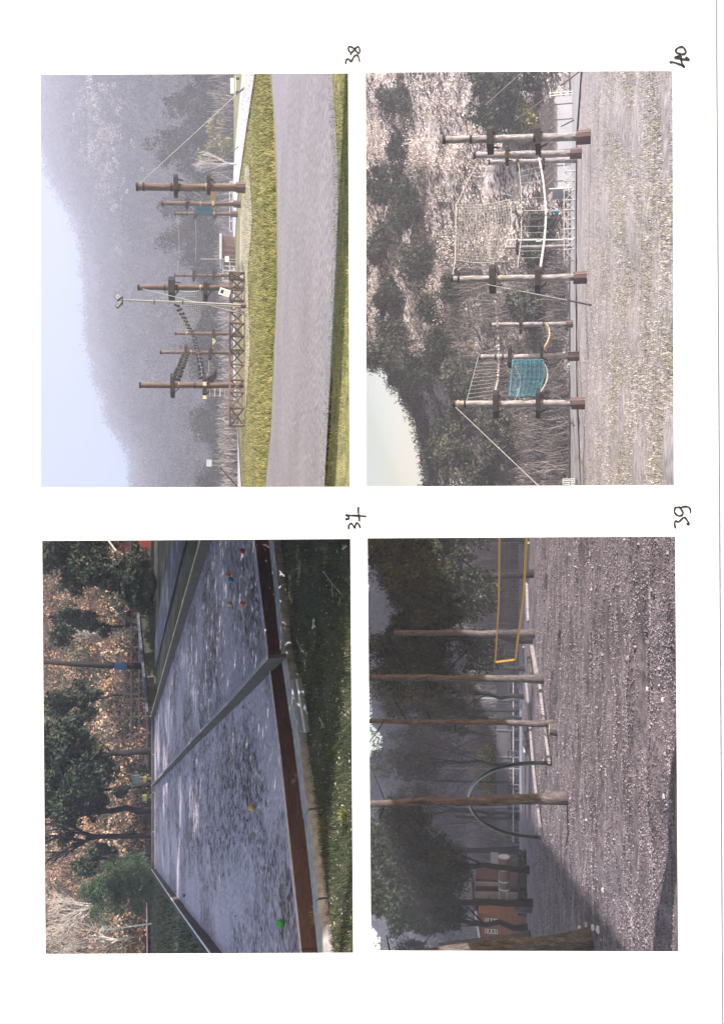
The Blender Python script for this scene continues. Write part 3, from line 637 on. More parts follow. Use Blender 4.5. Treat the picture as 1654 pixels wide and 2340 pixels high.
tag(build_quads(G1, 'grass', 'blade_dark', pl=Q, base=Q.G(1420, 640)), 'dark withered stalks dotted over the dry meadow', 'grass', kind='stuff')
ridge = [(-100, 800), (700, 812), (790, 822), (839, 902), (894, 925), (960, 950), (1030, 970), (1167, 985)]
def prof(v): return (1299, 103, interp(ridge, v), 152)
at40 = hill(Q, 'hill', 'bracken_soil', prof, list(np.linspace(-100, 1167, 60)), 34, 'steep brown bracken slope behind the rope course', 2.2, .07)
T = []
for k in range(80000):
    t = rd.random(); v = rd.uniform(-60, 1165)
    p = at40(t, v)
    if mnoise.noise(Vector((p.x * .11, p.y * .35, p.z * .2))) < -.3: continue
    T.append((p.x, p.y - .1, p.z + rd.uniform(.02, .25)))
T = np.array(T); tag(build_quads(leaves(T, np.full(len(T), .17), rg, asp=.5), 'undergrowth', 'bracken', pl=Q, base=at40(0, 600)), 'dead pinkish brown bracken covering the steep slope', 'bracken', kind='stuff')
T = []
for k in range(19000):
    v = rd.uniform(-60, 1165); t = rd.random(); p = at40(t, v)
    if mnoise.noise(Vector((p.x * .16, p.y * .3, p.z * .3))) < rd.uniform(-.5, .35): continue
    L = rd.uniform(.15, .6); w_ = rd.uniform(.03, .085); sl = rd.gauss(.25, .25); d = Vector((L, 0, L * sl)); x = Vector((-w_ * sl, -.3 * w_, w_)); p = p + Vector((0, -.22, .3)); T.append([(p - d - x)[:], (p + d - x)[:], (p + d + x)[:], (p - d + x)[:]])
tag(build_quads(np.array(T), 'undergrowth', 'dark_dash', pl=Q, base=at40(0, 500)), 'dark stems and dashes streaking the bracken slope', 'bracken', kind='stuff')  # dark dashes strewn over the pale fronds to break up their tone
def on40(u, v):
    return min((at40(i / 60, v) for i in range(61)), key=lambda p: abs(827 - (Q.R @ p).z / (Q.R @ p).y * F - u))
trees = [((895, 195), 46, 'evergreen_grey', 'grey green tree at the top corner of the bracken slope'), ((905, 305), 34, 'evergreen', 'small rounded evergreen standing alone high on the bracken slope'),
    ((880, 400), 44, 'evergreen', 'dark evergreen at the skyline edge above the cargo net'), ((925, 445), 52, 'evergreen', 'broad dark evergreen above the cargo net'),
    ((870, 530), 50, 'evergreen_grey', 'grey evergreen near the top edge between the cargo net and the centre pole'), ((940, 585), 56, 'evergreen_grey', 'large grey evergreen upslope of the centre pole'),
    ((880, 660), 52, 'evergreen', 'dark evergreen straight above the centre pole top'), ((985, 700), 40, 'evergreen', 'rounded evergreen just behind the knotted rope end'),
    ((900, 765), 58, 'evergreen_grey', 'tall grey tree at the right of the bright skyline'), ((1000, 790), 48, 'evergreen', 'dark evergreen above the pole holding the blue net'),
    ((960, 860), 62, 'evergreen', 'large dark evergreen at the bright skyline corner'), ((1045, 880), 60, 'evergreen_grey', 'broad grey evergreen behind the pole with the long guy wire'),
    ((1030, 960), 64, 'evergreen', 'broad dark evergreen above the long guy wire'), ((1060, 1050), 66, 'evergreen_grey', 'grey tree above the frame corner near the long guy wire'),
    ((1130, 980), 60, 'evergreen_grey', 'grey bush crossed by the long guy wire'), ((1140, 235), 62, 'evergreen', 'big dark evergreen behind the grey building'),
    ((1190, 200), 56, 'evergreen', 'dark evergreen directly over the grey building roof'), ((1200, 285), 44, 'yellow_shrub', 'yellow green bush beside the thickest pole over the grey building'),
    ((1110, 185), 48, 'evergreen_grey', 'grey green tree at the frame edge above the grey building'), ((1235, 505), 40, 'evergreen_grey', 'dark bush behind the swinging beam bridge'),
    ((1225, 580), 38, 'evergreen_grey', 'dark bush below the cargo net corner'), ((1215, 690), 46, 'evergreen_grey', 'dark bush behind the long slanting guy wire'), ((1230, 850), 44, 'evergreen_grey', 'dark bush showing through the blue net'),
    ((1030, 640), 34, 'evergreen', 'small evergreen right behind the centre pole top'), ((1110, 1080), 50, 'evergreen', 'dark bush at the frame edge below the bright skyline')]
for k, ((u, v), r, mt, lb) in enumerate(trees):
    r *= 1.25
    p = on40(u + r * .75, v); s = r * p.y / F; lim = Q.P(821, v, p.y).z - p.z
    lob = []
    for i in range(9):
        a = rd.uniform(0, 6.28); f = rd.uniform(0, .75); g = rd.uniform(.28, .5) * s; lob.append((math.cos(a) * f * s * 1.1, rd.uniform(-.4, .3) * s, min(s * .75 + math.sin(a) * f * s * .8, lim - g), g, g, g * .9))
    tree(Q, 'evergreen_tree' if 'bush' not in lb else 'shrub', lb, 'tree' if 'bush' not in lb else 'bush', p, s * 1.4, s * .06, lob, 4200, .22, mt, 'bark', 400 + k, 'trees on the bracken slope', limbs=5, tt=.6)
T = []
for k in range(900):                         # leafless scrub on the lower slope
    v = rd.uniform(560, 1160); t = rd.random() ** 1.6 * .5; p = at40(t, v); n = 16; hgt = rd.uniform(1.2, 3.2); q0 = np.array(p[:]) + rg.normal(size=(n, 3)) * [.8, .8, 0]
    q1 = q0 + np.stack([rg.normal(size=n) * .7, rg.normal(size=n) * .7, rg.uniform(.4, 1, n) * hgt], 1); T.append(sticks(q0, q1, np.full(n, .03), rg))
tag(build_quads(np.concatenate(T), 'undergrowth', 'scrub_twig', pl=Q, base=at40(.1, 850)), 'leafless grey scrub at the foot of the bracken slope', 'scrub', kind='stuff')
T = []
for k in range(260):
    v = rd.uniform(780, 1166); p = at40(rd.uniform(.9, 1.0), v); s = rd.uniform(.7, 2.0); lim = Q.P(822, v, p.y).z; c = np.array(p[:]) + in_ball(90, rg, .2) * [s * 1.2, s, s] + [0, 0, s * .5]; c = c[c[:, 2] < lim]; T.append(leaves(c, np.full(len(c), .2), rg))
tag(build_quads(np.concatenate(T), 'foliage', 'evergreen_grey', pl=Q, base=at40(1, 900)), 'ragged leafy treetops along the bright skyline', 'treetops', kind='stuff')
T = []
for k in range(110):
    v = rd.uniform(150, 790); u = rd.uniform(845, 1190 if v < 600 else 1040); p = on40(u, v); s = rd.uniform(.9, 2.3); lim = Q.P(822, v, p.y).z; n = 240
    c = np.array(p[:]) + in_ball(n, rg, .55) * [s * 1.25, s * .8, s] + [0, -.3, s * .5]; c = c[c[:, 2] < lim]; T.append(leaves(c, np.full(len(c), .13), rg))
tag(build_quads(np.concatenate(T), 'foliage', 'bracken', pl=Q, base=at40(.5, 500)), 'pale pinkish bare crowns merging over the bracken slope', 'treetops', kind='stuff')
# poles
TP = 'timber_pale'; g40 = 'weathered poles of the meadow rope course'
course_pole(Q, 'tallest weathered pole with two black decks and a red brown foot beside the grey building', 320, 48, 1013, 17, [(1120, 293, 349, 14), (1229, 292, 349, 12)], (1315, 28), TP, 2, 21, group=g40)
course_pole(Q, 'leaning weathered pole just behind the tallest one with one deck', 355, 63, 1083, 14, [(1158, 335, 376, 7)], (1303, 22), TP, 2, 22, group=g40)
course_pole(Q, 'hindmost of the three crowded poles where the beam bridge starts', 371, 75, 1116, 11, [(1182, 364, 389, 6), (1241, 360, 386, 6)], None, TP, 2, 23, group=g40)
course_pole(Q, 'weathered centre pole with two black decks where the cargo net rope ends', 638, 54, 1031, 15, [(1125, 608, 668, 13), (1228, 612, 668, 12)], (1310, 25), TP, 2, 24, group=g40)
course_pole(Q, 'thin pole below the cargo net with a small deck', 566, 83, 1150, 8, [(1181, 549, 581, 5), (1240, 552, 576, 5)], None, TP, 1, 25, group=g40)
course_pole(Q, 'slender pole carrying the knotted rope between the centre pole and the blue net', 742, 85, 1120, 10, [(1189, 730, 762, 6), (1246, 732, 752, 5)], (1293, 15), TP, 1, 26, group=g40)
course_pole(Q, 'weathered pole holding the near edge of the blue net', 816, 70, 1094, 13, [(1164, 790, 840, 7), (1237, 793, 826, 6)], (1297, 19), TP, 2, 27, group=g40)
course_pole(Q, 'thick weathered pole with the long guy wire on the far side of the blue net', 923, 57, 1036, 16, [(1133, 893, 955, 12), (1229, 890, 955, 10)], (1303, 25), TP, 2, 28, group=g40)
t = thing('thin_post', 'thin white post below the cargo net beside the thin pole', 'post', Q, Q.B(550, 86)); build(MB().tube([Q.B(551, 86), Q.P(1158, 549, 86)], .075, 6), 'shaft', 'white_paint', t)
build(MB().box(Q.P(1230, 550, 85.8), .25, .1, .5), 'plate', 'concrete', t)
t = thing('thin_post', 'thin pale post with a blue sleeve under the beam bridge', 'post', Q, Q.B(484, 84)); build(MB().tube([Q.B(484, 84), Q.P(1195, 482, 84)], .06, 6), 'shaft', 'steel_pale', t)
build(MB().tube([Q.P(1277, 484, 84), Q.P(1259, 484, 84)], .13, 8), 'sleeve', 'blue_rope', t)
# crossings
cargo_net(Q, 'large white cargo net hanging between the poles before the bracken slope', [Q.P(1040, 594, 57), Q.P(1042, 468, 60), Q.P(1163, 456, 62), Q.P(1136, 598, 57)], 20, 20, .016, 'rope_pale', .5)
cable(Q, 'long white rope carrying the cargo net to the centre pole', path_pts(Q, [(1034, 628, 54.5), (1039, 594, 57), (1041, 530, 58.5), (1041, 468, 60), (1090, 372, 70)]), .03)
low = path_pts(Q, [(1229, 352, 74), (1236, 385, 72), (1243, 430, 69), (1247, 482, 66), (1245, 533, 62), (1241, 565, 59), (1234, 612, 55)]); hi = path_pts(Q, [(1184, 372, 74), (1190, 430, 69), (1191, 482, 66), (1190, 545, 61), (1182, 612, 55)])
t = thing('beam_bridge', 'swinging beam bridge of pale logs on paired ropes under the cargo net', 'rope bridge', Q, low[0])
q = along(low, 9)
for a, b in zip(q, q[1:]): build(MB().tube([a.lerp(b, .02), a.lerp(b, .98)], .075, 7), 'log_beam', 'log_pale', t)
build(MB().tube(hi, .025, 4), 'hand_rope', 'rope_pale', t)
for k, (a, b) in enumerate(zip(along(low, 9)[1:-1], along(hi, 9)[1:-1])):
    for o in (-.22, .22): build(MB().tube([a + Vector((o, 0, 0)), b + Vector((o, 0, 0))], .018, 4), 'hanger', 'rope_pale', t)
log_chain(Q, 'knotted_rope', 'knotted log rope strung from the centre pole over the blue net', path_pts(Q, [(1131, 690, 60), (1134, 715, 64), (1137, 750, 66), (1139, 790, 66), (1139, 830, 64), (1137, 868, 61), (1131, 895, 58)]), 30, .34, 'log_pale', 'rope_pale', upright=False)
t = thing('hanging_ropes', 'row of thin hanging ropes above the blue net', 'ropes', Q, Q.P(1138, 820, 68)); a0, b0 = Q.P(1095, 806, 70), Q.P(1066, 915, 58); a1, b1 = Q.P(1136, 806, 69), Q.P(1133, 905, 58)
build(MB().tube([a0, b0], .02, 4), 'top_cable', 'wire', t)
for k in range(13): build(MB().tube([a0.lerp(b0, (k + .5) / 13), a1.lerp(b1, (k + .5) / 13)], .018, 3), 'hanging_rope', 'rope_pale', t)
cargo_net(Q, 'bright blue net wall strung between two poles', [Q.P(1163, 905, 58), Q.P(1171, 822, 69), Q.P(1240, 822, 69), Q.P(1226, 905, 58)], 30, 7, .02, 'blue_rope', .25)
plank_bridge(Q, 'sagging tan rope bridge joining the slender pole and the blue net pole', path_pts(Q, [(1246, 742, 84), (1254, 756, 81), (1255, 772, 78), (1250, 788, 74), (1243, 800, 71)]), 9, .5, .12, 'rope_tan')
cable(Q, 'sagging pale rope along the lower edge of the blue net', sag(Q.P(1239, 826, 70), Q.P(1232, 898, 58), 8, .45), .05)
for k, (lb, a, b, dr) in enumerate((('upper rope from the centre pole to the slender pole', (1180, 646, 54), (1188, 738, 85), .3), ('lower rope from the centre pole to the slender pole', (1222, 646, 54), (1216, 738, 85), .1),
                     ('middle rope crossing behind the slanting guy wire', (1195, 646, 54), (1186, 738, 85), .5), ('rope from the blue net deck to the far pole', (1168, 826, 70), (1176, 915, 57), .5))):
    cable(Q, lb, sag(Q.P(*a), Q.P(*b), 8, dr), .02)
guy(Q, 'long pale guy wire from the pole past the blue net to the frame edge', Q.P(1038, 928, 57), Q.P(1240, 1120, 48), .02, None, 'rope_pale')
guy(Q, 'slanting guy wire from the centre pole to the meadow', Q.P(1112, 650, 53.5), Q.P(1300, 687, 49), .02, (Q.P(1297, 686, 49), Q.P(1349, 697, 47)), 'rope_pale')
guy(Q, 'upper pale wire crossing the evergreens at the frame edge', Q.P(1108, 240, 60), Q.P(1198, 160, 55), .022, None, 'rope_pale')
guy(Q, 'thin wire sloping over the grey building roof', Q.P(1175, 276, 60), Q.P(1262, 212, 58), .016, None, 'rope_pale')
guy(Q, 'thin wire rising steeply to the frame edge', Q.P(1175, 276, 60), Q.P(1196, 160, 57), .014, None, 'rope_pale')
for lb, a, b in (('dark anchor rod at the frame corner over the pale path', (1280, 196, 62), (1325, 162, 62)), ('short dark anchor rod in front of the grey building', (1281, 289, 66), (1311, 274, 66)), ('dark anchor rod beside the pole with the long guy wire', (1280, 940, 64), (1312, 973, 62))):
    tag(build(MB().tube([Q.P(*a), Q.P(*b)], .05, 6), 'anchor_rod', 'steel_dark', pl=Q, base=Q.P(*b)), lb, 'rod')
# grey building
D = 93; gb = thing('low_building', 'low grey building with a dark tiled roof beside the tallest pole', 'building', Q, Q.B(320, D)); zt = Q.P(1261, 320, D).z; zr = Q.P(1244, 320, D).z
a, b = Q.B(222, D), Q.B(432, D); build(MB().slab([(b.x, D), (a.x, D), (a.x, D + 3.2), (b.x, D + 3.2)], -Q.h, zt), 'wall', 'concrete', gb)
for k in range(6):
    x = b.x + (a.x - b.x) * (k + .5) / 6; build(MB().box((x, D - .02, (zt - Q.h) / 2), .05, .03, zt + Q.h), 'joint', 'roof_dark', gb)
n = 26
for k in range(n):
    x0 = b.x - .3 + (a.x - b.x + .6) * k / n; x1 = x0 + (a.x - b.x + .6) / n * .96; zo = .07 * (k % 2) + rd.uniform(-.03, .03)
    build(MB().quad((x0, D - .5, zt - .12 + zo), (x1, D - .5, zt - .12 + zo), (x1, D + 3, zr + .5), (x0, D + 3, zr + .5)).quad((x0, D - .5, zt - .28 + zo), (x1, D - .5, zt - .28 + zo), (x1, D - .5, zt - .12 + zo), (x0, D - .5, zt - .12 + zo)), 'roof_tile_row', 'roof_dark', gb)
t = thing('goal_post', 'thin white post frame at the end of the grey building', 'post', Q, Q.B(217, 90))
for v in (213, 219): build(MB().tube([Q.B(v, 90), Q.P(1254, v, 90)], .05, 5), 'post', 'white_paint', t)
build(MB().tube([Q.P(1256, 209, 90), Q.P(1256, 223, 90)], .05, 5), 'cross_bar', 'white_paint', t)
t = thing('barrier_pole', 'white upright pole at the other end of the grey building', 'post', Q, Q.B(433, 89)); build(MB().tube([Q.B(433, 89), Q.P(1254, 432, 89)], .06, 6), 'shaft', 'white_paint', t)
build(MB().tube([Q.P(1300, 440, 89), Q.P(1296, 420, 89)], .05, 5), 'stay', 'white_paint', t)
cross_fence(Q, 'pale timber fence with crossed rails below the cargo net', [Q.B(v, 79) for v in (372, 394, 416, 438, 460, 482, 504, 526, 548, 572, 598)], 1.05, .045, 'log_pale')
t = thing('timber_rack', 'small white slatted rack standing on the path at the frame edge', 'rack', Q, Q.B(1102, 80))
for v in (1095, 1099, 1103, 1107): build(MB().tube([Q.B(v, 80), Q.B(v, 80) + Vector((0, 0, 1.15))], .035, 5), 'upright', 'white_paint', t)
for z in (.1, .55, 1.1): build(MB().tube([Q.B(1094, 79.9) + Vector((0, 0, z)), Q.B(1108, 79.9) + Vector((0, 0, z))], .035, 5), 'cross_bar', 'white_paint', t)
t = thing('timber_rack', 'small pale slatted frame behind the foot of the blue net pole', 'rack', Q, Q.B(836, 78))
for v in (826, 831, 836, 841, 846): build(MB().tube([Q.B(v, 78), Q.B(v, 78) + Vector((0, 0, 1.0))], .03, 5), 'upright', 'rope_pale', t)
for z in (.1, .5, .95): build(MB().tube([Q.B(825, 77.9) + Vector((0, 0, z)), Q.B(847, 77.9) + Vector((0, 0, z))], .03, 5), 'cross_bar', 'rope_pale', t)

# ------------------------------------------------------------------ place 37: boules court before a sunny leaf bank
K = Place(278, 2.8)
rg = np.random.default_rng(37); rd = random.Random(37)
front = [(1173, 575), (1234, 582), (1494, 613), (1720, 641), (2174, 689), (2520, 726)]      # top edge of the front boards (v, u)
vs = list(np.linspace(1173, 2520, 46))
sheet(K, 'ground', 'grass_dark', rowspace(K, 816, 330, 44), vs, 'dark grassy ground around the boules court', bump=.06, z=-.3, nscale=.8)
# court surface
cn = lambda v: interp(front, v) - 2
m = MB(); n_i, n_j = 26, 40
for i in range(n_i + 1):
    for j in range(n_j + 1):
        t = i / n_i; du = 1 / (interp(front, 1700) - 278); db = 1 / (348 - 278.); u = 278 + 1 / (du + (db - du) * t)
        va = 1234 + (1640 - 1234) * (458 - u) / (458 - 344.) if u < 458 else 1173; vb = 2176 - (2176 - 1987) * (479 - u) / (479 - 347.) if u < 479 else 2520
        v = va + (vb - va) * j / n_j
        if i == 0: u = cn(v)
        else: u = min(u, cn(v) - .5 * i / n_i)
        p = K.G(u, v); p.z += .02 * mnoise.noise(Vector((p.x, p.y, 0))); m.v.append(p)
for i in range(n_i):
    for j in range(n_j): m.f.append((i*(n_j+1) + j, i*(n_j+1) + j + 1, (i+1)*(n_j+1) + j + 1, (i+1)*(n_j+1) + j))
tag(build(m, 'court_surface', 'court', pl=K, base=K.G(500, 1750), smooth=True), 'lavender grey sand surface of the boules court', None, None, 'structure')
T = []; S = []
def inside(u, v):
    if u > cn(v) - 3 or u < 350: return False
    if v < 1640 and u < 458 - (458 - 344.) * (v - 1234) / (1640 - 1234.) + 3: return False
    if v > 1987 and u < 347 + (479 - 347.) * (v - 1987) / (2176 - 1987.) + 3: return False
    return True
while len(T) < 13000:
    u = 278 + 1 / rd.uniform(1 / 440., 1 / 72.); v = rd.uniform(1180, 2300)
    if not inside(u, v): continue
    p = K.G(u, v); k = mnoise.noise(Vector((p.x * .35, p.y * .22, 2)))
    if k < rd.uniform(-.35, .3): continue
    a = rd.gauss(.35, .55); L = rd.uniform(.03, .11) * (1 + p.y / 60); d = Vector((math.cos(a), math.sin(a), 0)) * L; w_ = Vector((-d.y, d.x, 0)).normalized() * rd.uniform(.006, .016) * (1 + p.y / 40)
    p.z += .02; T.append([p - d - w_, p - d + w_, p + d + w_, p + d - w_])
tag(build_quads(np.array([[q[:] for q in f] for f in T]), 'needle_litter', 'needle', pl=K, base=K.G(500, 1750)), 'dark pine needles scattered over the court sand', 'needles', kind='stuff')
# boards round the court
def board(parent, name, mat, a, b, z0, z1, th, edge=None):
    o = build(MB().beam(Vector((a.x, a.y, (z0 + z1) / 2 - K.h)), Vector((b.x, b.y, (z0 + z1) / 2 - K.h)), th, z1 - z0), name, mat, parent)
    if edge: build(MB().beam(Vector((a.x, a.y, z1 + .008 - K.h)), Vector((b.x, b.y, z1 + .008 - K.h)), th + .012, .016), 'cap_strip', edge, o)
    return o
fb = thing('front_edging', 'red brown plank edging along the near side of the boules court', 'edging', K, K.G(613, 1500, -.3))
for v0, v1 in ((1178, 1494), (1514, 1722), (1724, 1940), (1942, 2170), (2172, 2500)):
    board(fb, 'plank', 'board_red', K.G(interp(front, v0), v0, .03), K.G(interp(front, v1), v1, .03), -.34, .03, .05, 'board_edge')
p = K.G(614, 1504, .0); build(MB().box((p.x, p.y + .02, -K.h - .15), .16, .12, .42), 'corner_post', 'board_dark', fb)
ledge = [(1178, 622), (1234, 629), (1480, 653), (1720, 691), (2174, 743), (2500, 776)]
ls = thing('sleeper_row', 'weathered grey sleepers lying in front of the red brown edging', 'sleepers', K, K.G(660, 1600, -.3))
for k, (v0, v1) in enumerate(((1178, 1300), (1302, 1476), (1480, 1610), (1612, 1648), (1650, 1860), (1862, 2060), (2062, 2480))):
    a, b = K.G(interp(ledge, v0) - 9, v0, -.14), K.G(interp(ledge, v1) - 9, v1, -.14); build(MB().beam(a - Vector((0, 0, .12 + .006 * (k % 3))), b - Vector((0, 0, .12 + .006 * (k % 2))), .5, .24), 'sleeper', 'board_grey', ls)
lb_ = thing('loose_board', 'loose bluish board lying in the grass against the sleepers', 'board', K, K.G(686, 1610, -.3))
build(MB().beam(K.G(678, 1552, -.20), K.G(697, 1672, -.20), .05, .18), 'plank', 'kerb_blue', lb_); build(MB().beam(K.G(678, 1552, -.10), K.G(697, 1672, -.10), .06, .02), 'edge', 'board_edge', lb_)
dv = thing('court_divider', 'long plank divider running away across the boules court', 'edging', K, K.G(613, 1500))
dl = [(613, 1500), (520, 1606), (440, 1690), (385, 1752), (346, 1796)]
for a, b in zip(dl, dl[1:]): board(dv, 'plank', 'board_dark', K.G(a[0], a[1], .3), K.G(b[0], b[1], .3), -.02, .3, .07, 'board_grey')
e1 = thing('side_edging', 'dark side edging with a pale yellow cap along the gravel path', 'edging', K, K.G(458, 1234))
for a, b in (((478, 1174), (458, 1234)), ((458, 1234), (415, 1387)), ((415, 1387), (375, 1530)), ((375, 1530), (344, 1640))): board(e1, 'plank', 'board_dark', K.G(a[0], a[1], .36), K.G(b[0], b[1], .36), -.05, .36, .07, 'board_yellow')
e2 = thing('side_edging', 'dark side edging with a pale cap along the lawn', 'edging', K, K.G(479, 2176))
for a, b in (((347, 1987), (410, 2080)), ((410, 2080), (479, 2176)), ((479, 2176), (640, 2400))): board(e2, 'plank', 'board_dark', K.G(a[0], a[1], .3), K.G(b[0], b[1], .3), -.05, .3, .07, 'board_edge')
e3 = thing('far_edging', 'low dark edging along the far end of the boules court', 'edging', K, K.G(349, 1800))
for v0, v1 in ((1640, 1724), (1726, 1810), (1812, 1900), (1902, 1988)): board(e3, 'plank', 'board_dark', K.G(347, v0, .25), K.G(347, v1, .25), -.02, .25, .08, 'board_grey')
# balls
for nm, u, v, d, c, lb in (('ball', 555, 1259, 12.5, 'red', 'red boules ball nearest to the frame edge'), ('ball', 522, 1313, 11.5, 'orange', 'orange ball touching the blue ball'), ('ball', 529, 1325, 12.5, 'blue', 'blue ball beside an orange ball'),
                      ('ball', 526, 1380, 11, 'yellow', 'yellow orange ball farther out of the close pair'), ('ball', 555, 1380, 12, 'orange', 'orange ball nearer to the front edging in the close pair'), ('ball', 576, 1845, 14.5, 'yellow', 'lone yellow orange ball in the middle of the court'),
                      ('ball', 421, 2046, 8, 'blue', 'small far blue ball near the lawn edging'), ('ball', 642, 2110, 19, 'green', 'green ball near the front edging')):
    p = K.G(u + d * .4, v); r = d * p.y / F / 2; c0 = p + Vector((0, 0, r * .96)); t = thing('boules_ball', lb, 'ball', K, p, 'coloured boules balls')
    build(MB().ball(c0, r, 18, 12), 'shell', 'ball_' + c, t, smooth=True)
    build(MB().tube([c0 + Vector((math.cos(a) * r * 1.004, math.sin(a) * r * 1.004 * .5, math.sin(a) * r * 1.004 * .866)) for a in np.linspace(0, 2 * math.pi, 25)], r * .025, 4), 'groove_ring', 'ball_' + c, t)
# near grass with leaves and twigs
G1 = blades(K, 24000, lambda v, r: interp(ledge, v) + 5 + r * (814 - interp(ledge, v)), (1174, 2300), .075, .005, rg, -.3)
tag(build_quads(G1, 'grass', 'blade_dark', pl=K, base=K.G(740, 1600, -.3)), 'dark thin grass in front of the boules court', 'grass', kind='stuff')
A = []
for k in range(1500):
    v = rd.uniform(1180, 2250); p = K.G(interp(ledge, v) + 6 + rd.random() * (812 - interp(ledge, v)), v, -.27); A.append(p[:])
tag(build_quads(leaves(np.array(A), np.full(len(A), .022), rg, flat=.6, asp=.4), 'leaf_litter', 'litter', pl=K, base=K.G(740, 1600, -.3)), 'pale leaf crumbs scattered in the near grass', 'leaf litter', kind='stuff')
m = MB(); c = K.G(717, 1424, -.235); n = 7                        # the big lobed leaf
prof_ = []
for i in range(28):
    a = 2 * math.pi * i / 28; r = .085 * (1.25 if i % 4 == 0 else .72 if i % 4 == 2 else .95) * (1.25 if math.cos(a - 1.9) > .2 else .8); prof_.append((a, r))
m.v.append(c + Vector((0, 0, .01)))
for a, r in prof_: m.v.append(c + Vector((math.cos(a) * r, math.sin(a) * r * 1.3, .018 * math.sin(3 * a))))
for i in range(28): m.f.append((0, 1 + i, 1 + (i + 1) % 28))
lf = thing('fallen_leaf', 'large pale brown lobed leaf lying in the near grass', 'leaf', K, c); build(m, 'blade', 'dead_leaf', lf); build(MB().tube([c, c + Vector((.02, .16, .0))], .005, 4), 'stalk', 'twig', lf)
for lb, pts, r in (('longest pale twig lying in the near grass', [(739, 1306), (755, 1328), (778, 1356)], .014), ('short pale twig between the large leaf and the loose board', [(678, 1461), (686, 1480), (695, 1494)], .012), ('small pale twig at the frame corner in the grass', [(790, 1248), (783, 1254)], .02), ('thin crooked twig near the frame edge', [(730, 1640), (737, 1655), (741, 1664)], .009)):
    q = [K.G(u, v, -.245) for u, v in pts]; t = thing('twig', lb, 'twig', K, q[0], 'twigs in the near grass'); build(MB().tube(q, [r, r * .8, r * .5][:len(q)], 6), 'stem', 'twig', t)
    d = (q[-1] - q[0]); build(MB().tube([q[0].lerp(q[-1], .5), q[0].lerp(q[-1], .65) + Vector((d.y, -d.x, .1)) * .15], r * .5, 4), 'side_shoot', 'twig', t)
for k, (u, v, s, lb) in enumerate(((672, 1390, 1.0, 'bright grass tuft by the sleepers beside the large leaf'), (735, 2090, 1.2, 'broad grass tuft in the shaded corner by the sleepers'), (742, 1890, .8, 'leafy weed tuft in the grass before the court centre'), (790, 1860, .7, 'small weed tuft at the near frame edge'))):
    V = []; p = K.G(u, v, -.29)
    for i in range(160):
        a = rd.uniform(0, 6.28); L = rd.uniform(.08, .2) * s; q0 = p + Vector((rd.gauss(0, .03), rd.gauss(0, .03), 0)); q1 = q0 + Vector((math.cos(a) * L * .8, math.sin(a) * L * .8, L * .8)); wv = Vector((-math.sin(a), math.cos(a), 0)) * .006
        V.append([(q0 - wv)[:], (q0 + wv)[:], (q1 + wv * .3)[:], (q1 - wv * .3)[:]])
    tag(build_quads(np.array(V), 'grass_tuft', 'grass_blade', pl=K, base=p), lb, 'grass tuft', 'grass tufts')
# right of the court: gravel path, kerb; left: lawn
strip(K, 'gravel_path', 'gravel_blue', [(1173, 440), (1234, 425), (1387, 388), (1530, 355)], [(1173, 400), (1234, 392), (1387, 365), (1530, 343)], 'bluish gravel path beside the side edging', z=-.2)
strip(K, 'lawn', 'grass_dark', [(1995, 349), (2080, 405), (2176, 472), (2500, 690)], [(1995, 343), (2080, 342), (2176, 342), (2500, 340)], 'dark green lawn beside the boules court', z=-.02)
G2 = []
while len(G2) < 7000:
    v = rd.uniform(1995, 2400); u = 278 + 1 / rd.uniform(1 / 190., 1 / 66.)
    if u > interp([(1995, 349), (2080, 405), (2176, 472), (2500, 690)], v) - 2: continue
    p = K.G(u, v, -.02); h_ = rd.uniform(.08, .2); a = rd.uniform(0, 6.28); wx, wy = .02 * math.cos(a), .02 * math.sin(a)
    G2.append([(p.x - wx, p.y - wy, p.z), (p.x + wx, p.y + wy, p.z), (p.x + rd.gauss(0, .05), p.y, p.z + h_), (p.x, p.y + .01, p.z + h_)])
tag(build_quads(np.array(G2), 'grass', 'blade_dark', pl=K, base=K.G(400, 2120)), 'short dark lawn grass beside the court', 'grass', kind='stuff')
kb = thing('low_wall', 'low dark wall with a bluish kerb on top behind the gravel path', 'wall', K, K.B(1470, 82))
kl = [(316, 1405), (320, 1450), (325, 1500), (331, 1560), (337, 1630)]
for (u0, v0), (u1, v1) in zip(kl, kl[1:]):
    a, b = K.P(u0, v0, 87 - (v0 - 1405) * .03), K.P(u1, v1, 87 - (v1 - 1405) * .03)
    build(MB().beam(a, b, .6, .22), 'kerb_stone', 'gravel_blue', kb); m = MB(); lo = -K.h - .3; q = [a, b]
    m.quad((a.x, a.y, lo), (b.x, b.y, lo), (b.x, b.y, b.z - .12), (a.x, a.y, a.z - .12)); build(m, 'wall_face', 'grass_dark', kb)
